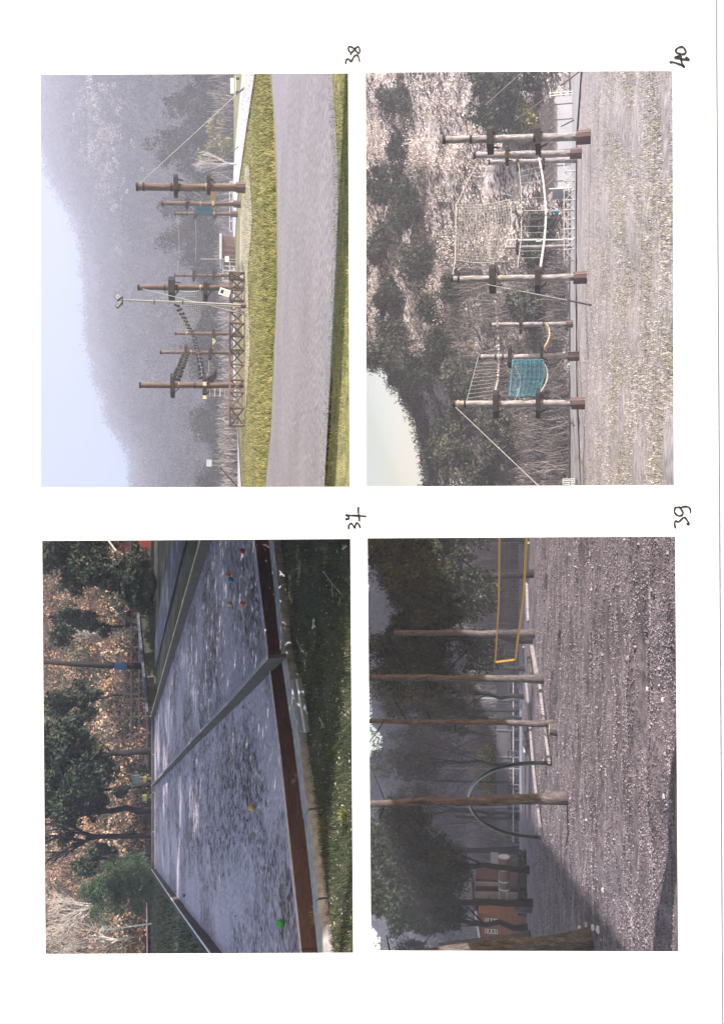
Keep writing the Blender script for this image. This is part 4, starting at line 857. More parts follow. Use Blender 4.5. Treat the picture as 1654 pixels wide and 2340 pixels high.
# leaf bank
bank = [(1173, 94), (2560, 94)]
at37 = hill(K, 'hill', 'leaf_bank', lambda v: (338, 93, 80, 140), list(np.linspace(1173, 2560, 50)), 26, 'sunlit bank of dead leaves behind the boules court', 1.6, .12)
T = []
for k in range(60000):
    v = rd.uniform(1180, 2400); p = at37(rd.random(), v)
    if mnoise.noise(Vector((p.x * .9, p.y * .9, p.z * .9))) < .02 or mnoise.noise(Vector((p.x * .2, p.y * .3, p.z * .3))) < -.15: continue
    T.append((p.x, p.y - .1, p.z + rd.uniform(0, .9)))
T = np.array(T); tag(build_quads(leaves(T, np.full(len(T), .19), rg, asp=.55), 'leaf_litter', 'leaf_orange', pl=K, base=at37(.2, 1800)), 'dead orange brown leaves and brush on the sunny bank', 'leaf litter', kind='stuff')
T = []
for k in range(700):
    v = rd.uniform(1180, 2400); p = at37(rd.random() * .9, v); n = 9; big = 1.7 if v > 1950 else 1.0; q0 = np.array(p[:]) + rg.normal(size=(n, 3)) * .5
    q1 = q0 + np.stack([rg.normal(size=n) * .9 + .5, rg.normal(size=n) * .5 - .5, rg.uniform(.2, 1, n) * 1.8], 1) * big; T.append(sticks(q0, q1, np.full(n, .022), rg))
tag(build_quads(np.concatenate(T), 'undergrowth', 'scrub_twig', pl=K, base=at37(.2, 2100)), 'pale leafless brush sticking out of the sunny bank', 'brush', kind='stuff')
for mt, nn, lb in (('leaf_orange', 430, 'mounds of dead orange brown brush on the sunny bank'), ('evergreen', 620, 'dark green ivy clumps between the brush on the bank')):
    T = []
    for k in range(nn):
        p = at37(rd.random(), rd.uniform(1180, 2400)); s = rd.uniform(.5, 1.5); T.append(leaves(in_ball(80, rg, .3) * [s * 1.2, s, s] + np.array(p[:]) + [0, -.3, s * .5], np.full(80, .16), rg))
    tag(build_quads(np.concatenate(T), 'undergrowth', mt, pl=K, base=at37(.3, 1900)), lb, 'brush', kind='stuff')
strip(K, 'leaf_ground', 'pink_bank', [(2060, 337), (2176, 338), (2500, 340)], [(2060, 331), (2176, 325), (2500, 320)], 'pinkish sunlit leaf ground behind the lawn', z=.3)  # sunlit leaf ground given its own pink-orange tone
# trees and shrubs
def crown(u, v, D, ru, rv, n=3, seed=0): return lobes_at(K, u, v, D, ru, rv, n * 2, seed)
b, L = crown(165, 1705, 84, 90, 115, 9, 1); tree(K, 'evergreen_tree', 'large dark evergreen over the middle of the court with a bare trunk', 'tree', K.B(1722, 84), 12, .32, [(x - .9, y, z, a, c, d) for x, y, z, a, c, d in L], 16000, .19, 'evergreen', 'bark_dark', 1, 'evergreens behind the court', limbs=10, tt=.8)
b, L = crown(165, 1850, 86, 70, 70, 6, 2); tree(K, 'evergreen_tree', 'thinner dark evergreen next to the large one behind the court', 'tree', K.B(1852, 86), 11, .34, L, 4200, .18, 'evergreen', 'bark_dark', 2, 'evergreens behind the court', limbs=10, tt=.85)
b, L = crown(200, 1300, 88, 120, 110, 10, 3); tree(K, 'evergreen_tree', 'dark shadowy evergreen at the frame corner over the fence', 'tree', K.B(1290, 90), 12, .3, L, 17000, .2, 'evergreen', 'bark_dark', 3, 'evergreens behind the court', limbs=8, tt=.8)
b, L = crown(268, 2020, 80, 78, 74, 8, 4); tree(K, 'conifer_bush', 'round green conifer bush at the far end of the lawn', 'bush', K.B(2022, 82), 4.5, .14, L + [(0, 0, 1.2, 2.6, 2, 1.2), (.3, 0, 2.6, 1.9, 1.6, 1.5)], 19000, .12, 'conifer_green', 'bark_dark', 4, None, limbs=6, asp=.25)
b, L = crown(305, 1320, 84, 40, 95, 7, 5); tree(K, 'shrub', 'dark shadowy shrub mass below the corner evergreen', 'bush', b, 2.5, .1, L, 6500, .16, 'evergreen', 'bark_dark', 5, None, limbs=4)
b, L = crown(332, 1350, 76, 24, 75, 6, 6); tree(K, 'shrub', 'low dark hedge clump by the gravel path', 'bush', b, 1.2, .08, L, 4500, .12, 'evergreen', 'bark_dark', 6, None, limbs=4)
for k, (u, v, D, ru, rv, nl, lb) in enumerate(((190, 1590, 90, 80, 55, 7000, 'dark evergreen between the slim trunk and the large evergreen'), (230, 1800, 91, 75, 45, 5000, 'dark evergreen low between the two bare evergreen trunks'), (180, 1430, 93, 85, 50, 5000, 'dark evergreen beside the corner evergreen'), (210, 1960, 92, 70, 40, 4000, 'dark evergreen behind the round conifer bush'))):
    b, L = crown(u, v, D, ru, rv, 5, 60 + k); tree(K, 'evergreen_tree', lb, 'tree', b, 9, .2, L, nl, .17, 'evergreen', 'bark_dark', 60 + k, 'evergreens behind the court', limbs=6, tt=.8)
t = thing('slim_trunk', 'slim dark tree trunk with a blue wrapping beside the kerb', 'tree', K, K.B(1524, 84)); build(MB().tube([K.B(1526, 84), K.P(220, 1520, 84), K.P(80, 1512, 84)], [.32, .26, .18], 9), 'trunk', 'bark_dark', t, smooth=True)
build(MB().tube([K.P(290, 1524, 84), K.P(262, 1521.5, 84)], .36, 10), 'wrapping', 'blue_wrap', t)
bare_tree(K, 'bare_tree', 'dark leaning leafless tree between the thin evergreen and the conifer bush', K.B(1916, 85), 10, .26, 'bark_dark', 7, depth=4, spread=.5, d=(.08, 0, 1), first=.6)
bare_tree(K, 'bare_tree', 'pale leafless tree rising behind the round conifer bush', K.B(2035, 92), 11, .16, 'twig', 8, depth=5, spread=.6, d=(-.15, 0, 1), first=.4)
bare_tree(K, 'bare_tree', 'pale leafless sapling leaning over the sunny bank beside the slim trunk', K.B(1470, 95), 9, .1, 'twig', 9, depth=4, spread=.5, d=(.35, 0, 1), first=.4)
bare_tree(K, 'bare_tree', 'pale leafless tree at the frame edge above the white sign', K.B(2140, 95), 10, .15, 'twig', 10, depth=5, spread=.6, d=(-.1, 0, 1), first=.35)
# small things at the far side
t = thing('white_sign', 'small white sign on a pole in front of the pale brush', 'sign', K, K.B(2119, 84)); build(MB().tube([K.B(2119, 84), K.P(228, 2126, 84)], .07, 7), 'pole', 'white_paint', t)
build(MB().box(K.P(237, 2117, 84) + Vector((0, -.1, 0)), .52, .04, .5), 'panel', 'white_paint', t)
for lb, u, v, w_, h_, mt in (('yellow green box near the far edging behind the divider end', 331, 1781, 11, 8, 'box_yellow'), ('taller yellow green box beside the first at the far edging', 331, 1823, 12, 9, 'box_yellow'), ('dark teal cabinet behind the yellow boxes', 312, 1780, 17, 14, 'box_teal')):
    D = 81 if 'yellow' in mt else 84; s = D / F; b = K.P(u + h_ / 2, v, D); t = thing('utility_box', lb, 'box', K, b, 'boxes at the far end of the court')
    build(MB().box(K.P(u, v, D), w_ * s, .4, h_ * s), 'body', mt, t); build(MB().box(K.P(u, v, D) + Vector((0, 0, h_ * s / 2 + .03)), w_ * s * 1.08, .46, .05), 'lid', 'box_teal', t)
    build(MB().box(Vector((b.x, D, (b.z - K.h) / 2)), .14, .14, b.z + K.h), 'post', 'board_dark', t)
t = thing('rail_fence', 'dark rail fence in the shade along the foot of the bank', 'fence', K, K.B(1400, 90)); fvs = list(range(1240, 1700, 40)); D = 89
for v in fvs: build(MB().beam(K.B(v, D), K.P(283, v, D), .12, .12), 'post', 'bark', t)
for u in (284, 300, 318): build(MB().beam(K.P(u, 1236, D - .1), K.P(u, 1690, D - .1), .08, .12), 'rail', 'bark', t)
D = 88; t = thing('red_house', 'corner of a red house with a white roof edge at the frame edge', 'house', K, K.B(1225, D)); a, b = K.B(1251, D), K.B(1176, D); ze = K.P(262, 1250, D).z; zr = K.P(250, 1236, D).z
build(MB().slab([(a.x, D), (b.x, D), (b.x, D + 4), (a.x, D + 4)], -K.h, ze), 'wall', 'house_red', t); build(MB().beam(Vector((a.x - .3, D - .2, ze - .15)), Vector((a.x + .9, D - .2, zr + .2)), .3, .16), 'roof_edge', 'white_paint', t)
build(MB().beam(Vector((a.x + .9, D - .2, zr + .2)), Vector((b.x, D - .2, zr + .25)), .3, .16), 'roof_edge', 'white_paint', t)
for v in (1243, 1237): build(MB().box(K.P(290, v, D - .03), .18, .05, .5), 'window', 'glass', t)
t = thing('wooden_crate', 'small dark crate at the side edging by the gravel path', 'crate', K, K.G(350, 1556)); c = K.P(345, 1556, 74)
build(MB().box(c, .7, .5, .5), 'body', 'board_dark', t); build(MB().box(c + Vector((.36, 0, 0)), .03, .5, .52), 'end_board', 'board_edge', t)

# added trees, crowns above the view, set between court and sun for shade
for k, (D, lb) in enumerate(((15, 'added unseen shade tree nearest to the viewer beside the boules court'), (23, 'second added unseen shade tree along the right side of the boules court'), (32, 'third added unseen shade tree along the right side of the boules court'), (43, 'fourth added unseen shade tree along the right side of the boules court'), (57, 'farthest added unseen shade tree along the right side of the boules court'))):
    b = K.B(1173, D) + Vector((-.1, 0, -.3)); L = []; z0 = .13 * D + K.h + .3; hh = 3.0 + .12 * D
    for i in range(40):
        g = rd.uniform(.9, 1.7) * (1 + D / 60); L.append((rd.uniform(-2.2, 6) * (1 + D / 70), rd.uniform(-.5, .5) * (4 + D * .22), z0 + g + rd.uniform(0, hh * 1.3), g * 1.2, g * 1.2, g * .8))
    tree(K, 'added_shade_tree', lb, 'tree', b, z0 + hh, .16 + D * .003, L, 26000, .26 * (1 + D / 60), 'evergreen', 'bark', 980 + k, 'added shade trees beside the court', limbs=14, bend=.001, tt=1.0, low=8)

t = thing('added_shade_hedge', 'added unseen evergreen hedge shading the boules court under the shade trees', 'hedge', K, K.B(1185, 30)); A = []  # unseen hedge added to keep low sun off the court
for k in range(12000):
    D = 1 / rd.uniform(1 / 80., 1 / 11.5); v = rd.uniform(1150, 1205); zt = K.P(70, v, D).z; q = K.B(v, D); A.append((q.x, q.y, q.z - .3 + (zt - q.z) * rd.random()))
A = np.array(A); build_quads(leaves(A, .012 * A[:, 1], rg), 'foliage', 'evergreen', t)
for D in (12.5, 18, 28, 38, 50, 66): q = K.B(1176, D); build(MB().tube([q, K.P(200, 1176, D)], [.08, .03], 6), 'stem', 'bark_dark', t)

# ------------------------------------------------------------------ place 39: gravel ground under pines, net, arch and cabin
W = Place(1150, 2.1, 1.4)
rg = np.random.default_rng(39); rd = random.Random(39)
vs = list(np.linspace(1173, 2520, 60))
sheet(W, 'ground', 'gravel', rowspace(W, 1552, 1176, 150), vs, 'pinkish grey gravel ground under the pines', bump=.10, nscale=.7, furrow=.12)
N = 60000; V = []
oct_ = np.array([(1, 0, 0), (0, 1, 0), (-1, 0, 0), (0, -1, 0), (0, 0, 1)], float)
for k in range(N):
    u = 1150 + 1 / rd.uniform(1 / 400., 1 / 75.) if k % 3 else 1150 + rd.uniform(120, 400); v = rd.uniform(1176, 2300); p = W.G(u, v); r = rd.uniform(.005, .0105) * (1 + p.y / 16) * (2.2 if rd.random() < .02 else 1)
    p.z += .10 * mnoise.noise(Vector((p.x * .7, p.y * .7, 3.1))) + .12 * mnoise.noise(Vector((p.x * .28 + p.y * .12, p.y * 1.3, 9.0))); a = rd.uniform(0, 6.28); ca, sa = math.cos(a) * r, math.sin(a) * r; sx = rd.uniform(.7, 1.4)
    e = [(ca * sx, sa * sx), (-sa, ca), (-ca * sx, -sa * sx), (sa, -ca)]; q = [(p.x + x, p.y + y, p.z) for x, y in e]; tz = p.z + r * rd.uniform(.6, 1.1)
    t4 = [(p.x + x * .45, p.y + y * .45, tz) for x, y in e]
    V += [t4] + [[q[i], q[(i + 1) % 4], t4[(i + 1) % 4], t4[i]] for i in range(4)]
tag(build_quads(np.array(V), 'gravel', 'pebble', pl=W, base=W.G(1400, 1700)), 'loose pinkish grey pebbles covering the ground under the pines', 'gravel', kind='stuff')
for k, (u, v, r, lb) in enumerate(((1379, 2035, 5, 'white stone alone on the gravel in front of the leaning trunk'), (1326, 2122, 6, 'pale angular stone against the foot of the leaning trunk'), (1342, 2114, 6, 'second pale stone at the foot of the leaning trunk'), (1356, 2120, 6, 'third pale stone below the leaning trunk'), (1368, 2124, 7, 'largest pale stone beside the leaning trunk'),
        (1520, 1820, 6, 'white stone at the near frame edge'), (1532, 1840, 7, 'broad white stone at the near frame corner of the gravel'), (1495, 1935, 6, 'white stone near the bottom of the gravel'), (1500, 1995, 5, 'small white stone near the bottom of the gravel'), (1515, 1600, 5, 'small white stone in the gravel below the net'), (1480, 1575, 4.5, 'tiny white stone in the gravel straight below the first pine'), (1535, 1885, 6, 'flat pale stone at the near frame edge'))):
    p = W.G(u, v); s = r * p.y / F; t = tag(build(MB().ball(p + Vector((0, 0, s * .4)), s, 9, 6, (1.2, .9, .7), .22, k), 'stone', 'stone_pale', pl=W, base=p), lb, 'stone', 'pale stones on the gravel')
# timber edging on the ground
for k, (lb, pts, r, mt) in enumerate((('longest pale edging log running behind the arch', [(1202, 1561), (1209, 1643), (1217, 1744), (1224, 1810), (1233, 1888)], 3.2, 'timber_pale'), ('edging log in front of the longest one between the two pines', [(1232, 1561), (1244, 1665), (1254, 1742)], 3.4, 'timber_pale'),
        ('short thick log leading to the first pine', [(1215, 1478), (1226, 1541)], 5, 'timber_pale'), ('second short log leading to the first pine', [(1205, 1478), (1213, 1541)], 4.5, 'bark'), ('thin rail slanting down behind the net end', [(1195, 1478), (1192, 1530), (1176, 1592)], 2.6, 'timber_pale'), ('thin far rail behind the second pine', [(1197, 1640), (1198, 1720)], 2.4, 'log_pale'), ('pale log under the net at the frame edge', [(1206, 1240), (1203, 1330), (1206, 1420)], 3, 'timber_pale'))):
    q = [W.G(u, v, .2) for u, v in pts]; t = thing('edging_log', lb, 'log', W, q[0], 'edging logs on the gravel')
    for a, b in zip(q, q[1:]): build(MB().tube([a, b], 1.1 * r * (a.y + b.y) / 2 / F, 7), 'log', mt, t)
for lb, v in (('brown timber block between the edging logs nearer the second pine', 1664), ('brown timber block between the edging logs nearer the arch', 1699)):
    tag(build(MB().beam(W.G(1197, v, .15), W.G(1208, v, .15), .5, .3), 'timber_block', 'bark', pl=W, base=W.G(1202, v)), lb, 'timber')
p = W.G(1272, 1668); t = thing('tree_stump', 'grey stump at the foot of the second pine', 'stump', W, p); s = p.y / F
build(MB().tube([p, p + Vector((0, 0, 17 * s))], [15 * s, 12 * s], 9), 'body', 'bark', t); build(MB().tube([p + Vector((0, 0, 17 * s)), p + Vector((0, 0, 17.6 * s))], [11.5 * s, 11 * s], 9), 'cut_face', 'log_pale', t)
# trunks (u, v of base, u, v of a point high up, width in picture units)
def trunk(lb, ub, vb, ut, vt, wb, wt, mat, D=None, group='tree trunks on the gravel', name='pine_tree', seed=0, stubs=6):
    b = W.G(ub, vb) if D is None else W.B(vb, D); D = b.y; s = D / F; top = W.P(ut, vt, D); t = thing(name, lb, 'tree', W, b, group); r2 = random.Random(seed)
    pts = [b.lerp(top, k / 8) + Vector((r2.uniform(-1, 1), r2.uniform(-1, 1), 0)) * wb * s * .10 * (0 < k < 8) for k in range(9)]
    rad = [(wb + (wt - wb) * (k / 8)) * s / 2 * (1.35 if k == 0 else 1.05 if k == 1 else 1) for k in range(9)]
    build(MB().tube(pts, rad, 12), 'trunk', mat, t, smooth=True)
    for k in range(stubs):
        i = r2.randint(3, 8); a = pts[i]; d = Vector((r2.uniform(-1, 1), r2.uniform(-.6, .6), r2.uniform(-.2, .5))).normalized() * r2.uniform(.4, 1.6); build(MB().tube([a, a + d], [.03, .012], 4), 'dead_branch', 'bark_dark', t)
    return t
trunk('pine trunk carrying the end cord of the yellow edged net', 1244, 1552, 824, 1548, 17, 13, 'bark_red', seed=1)
trunk('pine trunk standing beside the grey stump', 1266, 1653, 824, 1648, 14, 10, 'bark_red', seed=2)
trunk('straight pine trunk standing in front of the arch', 1299, 1823, 824, 1838, 25, 15, 'bark_red', seed=3, stubs=3)
trunk('thickest leaning trunk at the frame corner among pale stones', 1352, 2146, 830, 2192, 38, 22, 'bark', seed=4, stubs=4)
trunk('reddish trunk standing in front of the yellow edged net', 1222, 1448, 900, 1446, 16, 12, 'bark_red', seed=5)
trunk('leaning trunk half hidden behind the thickest one', 1185, 2132, 1000, 2162, 16, 12, 'bark', D=70, seed=6, stubs=0)
trunk('dark trunk next to the brown tank', 1186, 1940, 1010, 1942, 14, 11, 'bark_dark', D=112, seed=7)
trunk('dark trunk beside the barrel', 1218, 2063, 960, 2062, 14, 12, 'bark_dark', seed=8)
trunk('pale bluish trunk between the first two pines', 1190, 1597, 830, 1590, 7, 5, 'grey_post', D=105, seed=9, stubs=3)
trunk('thin dark trunk behind the screen between the two pines', 1186, 1621, 1000, 1628, 8, 6, 'bark_dark', D=108, seed=10)
trunk('dark trunk behind the screen inside the arch', 1166, 1869, 1040, 1866, 8, 6, 'bark_dark', D=116, seed=11)
trunk('thin dark trunk beside the top of the arch', 1162, 1787, 990, 1784, 5, 4, 'bark_dark', D=118, seed=12, stubs=2)
trunk('thin pale pole like trunk outside the arch', 1184, 1756, 830, 1752, 4, 3, 'grey_post', D=114, seed=13, stubs=2)
trunk('thin pale pole like trunk behind the straight pine', 1164, 1842, 850, 1846, 5, 3.5, 'grey_post', D=113, seed=14, stubs=2)
trunk('dark trunk behind the yellow edged net near the first pine', 1200, 1527, 1060, 1527, 9, 7, 'bark_dark', D=88, seed=15)
# arch
a, b = W.G(1263, 1744), W.G(1237, 1914); D = (a.y + b.y) / 2; H_ = W.P(1069, 1845, D).z + W.h; t = thing('pipe_arch', 'tall dark pipe arch standing on the gravel', 'arch', W, a)
pts = []
for k in range(33):
    x = math.pi * k / 32; q = a.lerp(b, (1 - math.cos(x)) / 2); q.z = -W.h - .05 + H_ * math.sin(x) ** .8; pts.append(q)
build(MB().tube(pts, .095, 9), 'pipe', 'hoop_pipe', t, smooth=True)
for e in (a, b): build(MB().tube([e + Vector((0, 0, -.05)), e + Vector((0, 0, .2))], .13, 9), 'ground_socket', 'steel_dark', t)
# net
t = thing('sports_net', 'dark sports net edged with yellow tape', 'net', W, W.G(1260, 1330)); Dn = lambda v: 33 + (v - 1229) / 283. * 10
topl = [(1143, 1180), (1141, 1229), (1139, 1380), (1131, 1513)]; botl = [(1204, 1180), (1202, 1229), (1196, 1360), (1183, 1457), (1177, 1507)]
tp = [W.P(u, v, Dn(v)) for u, v in topl]; bp = [W.P(u, v, Dn(v)) for u, v in botl]
def tape(name, pts, wid):
    for a_, b_ in zip(pts, pts[1:]): build(MB().beam(a_, b_, .02, wid, (0, 0, 1)), name, 'tape', t)
tape('top_tape', tp, .075); tape('bottom_tape', bp, .10)
build(MB().beam(tp[-1], bp[-1], .02, .09, (1, 0, 0)), 'end_tape', 'tape', t)
A = along(tp, 70); B_ = along(bp, 70); m = MB()
for p, q in zip(A, B_): m.beam(p, q, .016, .016)
build(m, 'upright_strands', 'net_dark', t); m = MB()
for j in range(1, 14):
    pts = [p.lerp(q, j / 14) for p, q in zip(A[::5] + [A[-1]], B_[::5] + [B_[-1]])]; m.tube(pts, .009, 4)
build(m, 'cross_strands', 'net_dark', t)
for a_, b_, nm in ((tp[-1], W.P(1126, 1546, 44.2), 'top_cord'), (bp[-1], W.P(1182, 1546, 44.2), 'bottom_cord')): build(MB().tube([a_, b_], .012, 4), nm, 'rope_tan', t)
# screens and clutter far behind
t = thing('screen_fence', 'greyish purple windbreak screen behind the arch and the pines', 'fence', W, W.B(1750, 120)); D = 120
for v0 in range(1180, 1912, 61):
    zt, zb = W.P(1134, v0, D).z, W.P(1166, v0, D).z; a, b = W.B(v0, D), W.B(v0 + 60, D)
    build(MB().beam(Vector((a.x, D, (zt + zb) / 2)), Vector((b.x, D, (zt + zb) / 2)), .05, zt - zb), 'screen_panel', 'screen', t); build(MB().beam(Vector((a.x, D - .1, -W.h)), Vector((a.x, D - .1, zt + .1)), .12, .12), 'post', 'grey_post', t)
t = thing('rail_fence', 'low rail fence in the shade in front of the windbreak screen', 'fence', W, W.B(1700, 110)); D = 109
for v in range(1560, 1930, 26): build(MB().beam(W.B(v, D), W.P(1160, v, D), .16, .16), 'post', 'bark', t)
for u in (1161, 1172): build(MB().beam(W.P(u, 1556, D - .12), W.P(u, 1925, D - .12), .1, .14), 'rail', 'log_pale' if u > 1165 else 'bark', t)
t = thing('kerb', 'pale kerb line at the far edge of the gravel', 'kerb', W, W.B(1800, 104))
for v in range(1560, 2100, 60): build(MB().beam(W.B(v, 104) + Vector((0, 0, .12)), W.B(v + 59, 104) + Vector((0, 0, .12)), .3, .3), 'kerb_stone', 'kerb_blue', t)
# cabin
D = 84; cb = thing('cabin', 'orange brown wooden cabin with a pale roof edge and shuttered windows', 'cabin', W, W.B(2080, D)); s = D / F
a, b = W.B(2150, D), W.B(2090, D); zt = W.P(1092, 2116, D).z
build(MB().slab([(a.x, D), (b.x, D), (b.x, D + 5), (a.x, D + 5)], -W.h, zt), 'wall', 'house_brown', cb)
build(MB().beam(W.P(1086, 2088, D - .5), W.P(1098, 2152, D - .5), 1.2, .18), 'roof_edge', 'board_edge', cb)
for v in (2104, 2128):
    w_ = build(MB().box(W.P(1122, v, D - .03), 10 * s, .06, 28 * s), 'window', 'board_edge', cb)
    build(MB().box(W.P(1122, v, D - .08), 7 * s, .04, 24 * s), 'pane', 'glass', w_)
    for k in (-1, 0, 1): build(MB().box(W.P(1122 + k * 8, v, D - .11), 9 * s, .03, 3 * s), 'bar', 'board_edge', w_)
for k in range(9): build(MB().box((b.x + (a.x - b.x) * .5, D - .012, -W.h + (zt + W.h) * (k + .5) / 9), b.x - a.x, .02, .03), 'board_joint', 'house_dark', cb)
D2 = 88; a2, b2 = W.B(2094, D2), W.B(2012, D2); zt2 = W.P(1086, 2050, D2).z
build(MB().slab([(a2.x, D2), (b2.x, D2), (b2.x, D2 + 4), (a2.x, D2 + 4)], -W.h, zt2), 'porch_wall', 'house_dark', cb)
build(MB().beam(W.P(1079, 2006, D2 - 1), W.P(1084, 2094, D2 - 1), 2.0, .16), 'porch_roof', 'board_dark', cb)
for v, wd in ((2044, 12), (2019, 7), (2091, 9)): build(MB().beam(W.B(v, D2 - 1), W.P(1082, v, D2 - 1), wd * s, wd * s), 'porch_post', 'grey_post', cb)
for u in (1140, 1158): build(MB().beam(W.P(u, 2018, D2 - 1.3), W.P(u, 2090, D2 - 1.3), .08, .1), 'porch_rail', 'log_pale', cb)
build(MB().box(W.P(1122, 2068, D2 - .05), 20 * s, .06, 52 * s), 'door', 'house_brown', cb)
D = 90; t = thing('brown_hut', 'dark brown hut wall behind the brown tank', 'hut', W, W.B(2006, D)); a, b = W.B(2018, D), W.B(1996, D)
build(MB().slab([(a.x, D), (b.x, D), (b.x, D + 2), (a.x, D + 2)], -W.h, W.P(1096, 2006, D).z), 'wall', 'house_dark', t); build(MB().beam(W.P(1094, 1994, D - .2), W.P(1088, 2019, D - .2), 1, .14), 'roof_edge', 'board_grey', t)
D = 96; t = thing('beige_panel', 'pale beige board leaning upright above the brown tank', 'panel', W, W.B(1972, D)); build(MB().box(W.P(1129, 1972, D), 47 * D / F, .1, 17 * D / F), 'board', 'concrete', t)
for v in (1952, 1992): build(MB().tube([W.B(v, D), W.P(1134, v, D)], .06, 5), 'leg', 'bark', t)
D = 82; t = thing('tank', 'brown horizontal cylinder tank with pale bands beside the cabin', 'tank', W, W.B(1994, D)); s = D / F; a, b = W.P(1151, 1957, D), W.P(1151, 2032, D)
build(MB().tube([a, b], 12.5 * s, 18), 'shell', 'tank', t, smooth=True)
for v in (1958, 1985, 2012, 2030): q = W.P(1151, v, D); build(MB().tube([q - Vector((.05, 0, 0)), q + Vector((.05, 0, 0))], 12.9 * s, 18), 'band', 'board_edge', t)
for v in (1970, 2020): q = W.P(1163, v, D); build(MB().box((q.x, D, (q.z - W.h) / 2), .3, .6, q.z + W.h), 'leg', 'board_dark', t)
p = W.G(1216, 2077); s = p.y / F; t = thing('barrel', 'dark blue barrel beside the dark trunk', 'barrel', W, p); hb = 38 * s
build(MB().tube([p, p + Vector((0, 0, hb * .5)), p + Vector((0, 0, hb))], [9 * s, 10.5 * s, 9 * s], 14), 'body', 'barrel', t, smooth=True)
for f in (.15, .5, .85): build(MB().tube([p + Vector((0, 0, hb * f - .03)), p + Vector((0, 0, hb * f + .03))], 10.7 * s, 14), 'hoop', 'steel_dark', t)
t = thing('low_hedge', 'low dark clutter hedge under the cabin porch', 'hedge', W, W.B(2000, 80)); A = []
for k in range(1600): q = W.B(rd.uniform(1940, 2090), rd.uniform(80, 84)); A.append((q.x, q.y, q.z + rd.uniform(0, .8)))
build_quads(leaves(np.array(A), np.full(len(A), .12), rg), 'foliage', 'evergreen', t)
build(MB().beam(W.B(1945, 82) + Vector((0, 0, .12)), W.B(2085, 82) + Vector((0, 0, .12)), .2, .2), 'stems', 'bark_dark', t)
# crowns: big pines and backdrop wood
def crownW(u, v, D, ru, rv, n, seed): return lobes_at(W, u, v, D, ru, rv, n * 2, seed, 822)
for lb, u, v, D, ru, rv, n, nl, mt, sd in (('large dark green conifer over the cabin and tank', 940, 1985, 72, 125, 140, 12, 30000, 'evergreen', 1), ('dark conifer at the frame edge above the cabin', 945, 2115, 76, 120, 85, 9, 17000, 'evergreen', 2),
        ('huge dark conifer filling the corner above the net', 975, 1310, 62, 150, 150, 14, 34000, 'evergreen', 3), ('dark conifer between the net and the first pine', 985, 1460, 66, 150, 130, 13, 28000, 'evergreen', 4), ('thinner dark conifer behind the first two pines', 965, 1590, 90, 135, 100, 11, 14000, 'evergreen_grey', 5)):
    b, L = crownW(u, v, D, ru, rv, n, sd); tree(W, 'conifer_tree', lb, 'tree', b, 13, .26, L, nl, .14, mt, 'bark_dark', 900 + sd, 'conifers behind the gravel', limbs=12, tt=.75)
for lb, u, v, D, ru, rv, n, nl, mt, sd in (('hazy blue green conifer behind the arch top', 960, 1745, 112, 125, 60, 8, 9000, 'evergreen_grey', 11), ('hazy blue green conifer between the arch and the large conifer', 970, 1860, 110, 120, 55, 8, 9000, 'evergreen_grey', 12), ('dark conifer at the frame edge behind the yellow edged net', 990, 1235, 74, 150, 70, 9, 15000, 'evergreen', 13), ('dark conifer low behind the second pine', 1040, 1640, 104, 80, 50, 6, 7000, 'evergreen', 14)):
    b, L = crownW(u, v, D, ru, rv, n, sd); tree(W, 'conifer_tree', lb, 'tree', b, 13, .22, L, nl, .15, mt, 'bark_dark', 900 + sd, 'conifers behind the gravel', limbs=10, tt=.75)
for lb, v, D, h, sd in (('bare tree inside the arch in front of the blue haze', 1730, 124, 17, 1), ('bare tree above the stump in front of the blue haze', 1680, 126, 18, 2), ('bare tree between the arch and the large conifer', 1880, 128, 15, 3)):
    bare_tree(W, 'bare_tree', lb, W.B(v, D), h, .22, 'bark', 950 + sd, depth=5, spread=.5, first=.3)
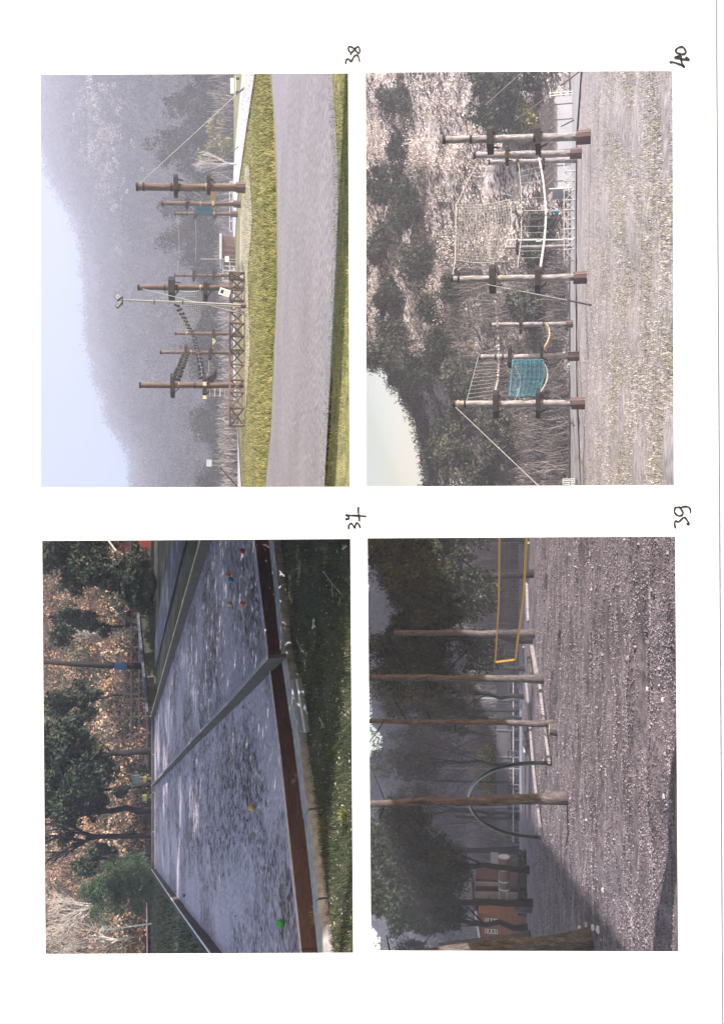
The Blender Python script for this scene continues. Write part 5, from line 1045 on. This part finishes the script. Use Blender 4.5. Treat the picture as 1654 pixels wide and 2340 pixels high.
for k, (u, v, r, lb) in enumerate(((1110, 1735, 24, 'yellow green bush seen through the arch top'), (1105, 1790, 22, 'second yellow green bush beside the straight pine'))):
    D = 122; s = D / F; b = W.B(v, D); c = W.P(u, v, D).z + W.h; tree(W, 'shrub', lb, 'bush', b, c, .12, [(0, 0, c, r * s, r * s * .7, r * s), (r * s * .7, 0, c - .8, r * s * .7, r * s * .6, r * s * .7)], 1500, .22, 'yellow_shrub', 'bark', 970 + k, limbs=3)
atw = hill(W, 'hill', 'hill_soil', lambda v: (1172, 135, 868 if 1680 < v < 1740 or v > 2140 else 842, 300), list(np.linspace(1173, 2520, 50)), 18, 'blue hazy wooded slope far behind the gravel ground', 3, .03)
T = []
for k in range(1500):
    v = rd.uniform(1180, 2400); p = atw(rd.random() * .93, v); s = rd.uniform(1.6, 3.0); T.append(leaves(in_ball(44, rg, .5) * s + np.array(p[:]) + [0, 0, s * .6], np.full(44, .55), rg))
tag(build_quads(np.concatenate(T), 'forest', 'bare_leaf', pl=W, base=atw(0, 1700)), 'leafless hazy wood far behind the gravel ground', 'woods', kind='stuff')
T = []
for k in range(1300):
    v = rd.uniform(1180, 2300); q = W.B(v, rd.uniform(126, 136)); n = 12; q0 = np.array(q[:]) + rg.normal(size=(n, 3)) * [.9, .9, 0]; q1 = q0 + np.stack([rg.normal(size=n), rg.normal(size=n), rg.uniform(.3, 1, n) * 8], 1); T.append(sticks(q0, q1, np.full(n, .05), rg))
tag(build_quads(np.concatenate(T), 'undergrowth', 'scrub_twig', pl=W, base=W.B(1700, 130)), 'thin leafless thicket behind the windbreak screen', 'thicket', kind='stuff')


# ------------------------------------------------------------------ haze
WORLD = Place(827, 0); WORLD.M = Matrix.Identity(4)
m = MB(); m.slab([(-330, -2), (860, -2), (860, 1620), (-330, 1620)], -60, 760)
hz = build(m, 'haze', 'paper', pl=WORLD, base=Vector((0, 265, 45))); hz.data.materials.clear()
hm = bpy.data.materials.new('haze_air'); hm.use_nodes = True; N = hm.node_tree.nodes; N.remove(N['Principled BSDF'])
pv = N.new('ShaderNodeVolumePrincipled'); pv.inputs['Color'].default_value = (.82, .82, 1, 1); pv.inputs['Density'].default_value = .0009; pv.inputs['Anisotropy'].default_value = .1
hm.node_tree.links.new(pv.outputs[0], N['Material Output'].inputs['Volume']); hz.data.materials.append(hm)
tag(hz, 'pale bluish haze filling the air over the far hills', 'haze', None, 'stuff')
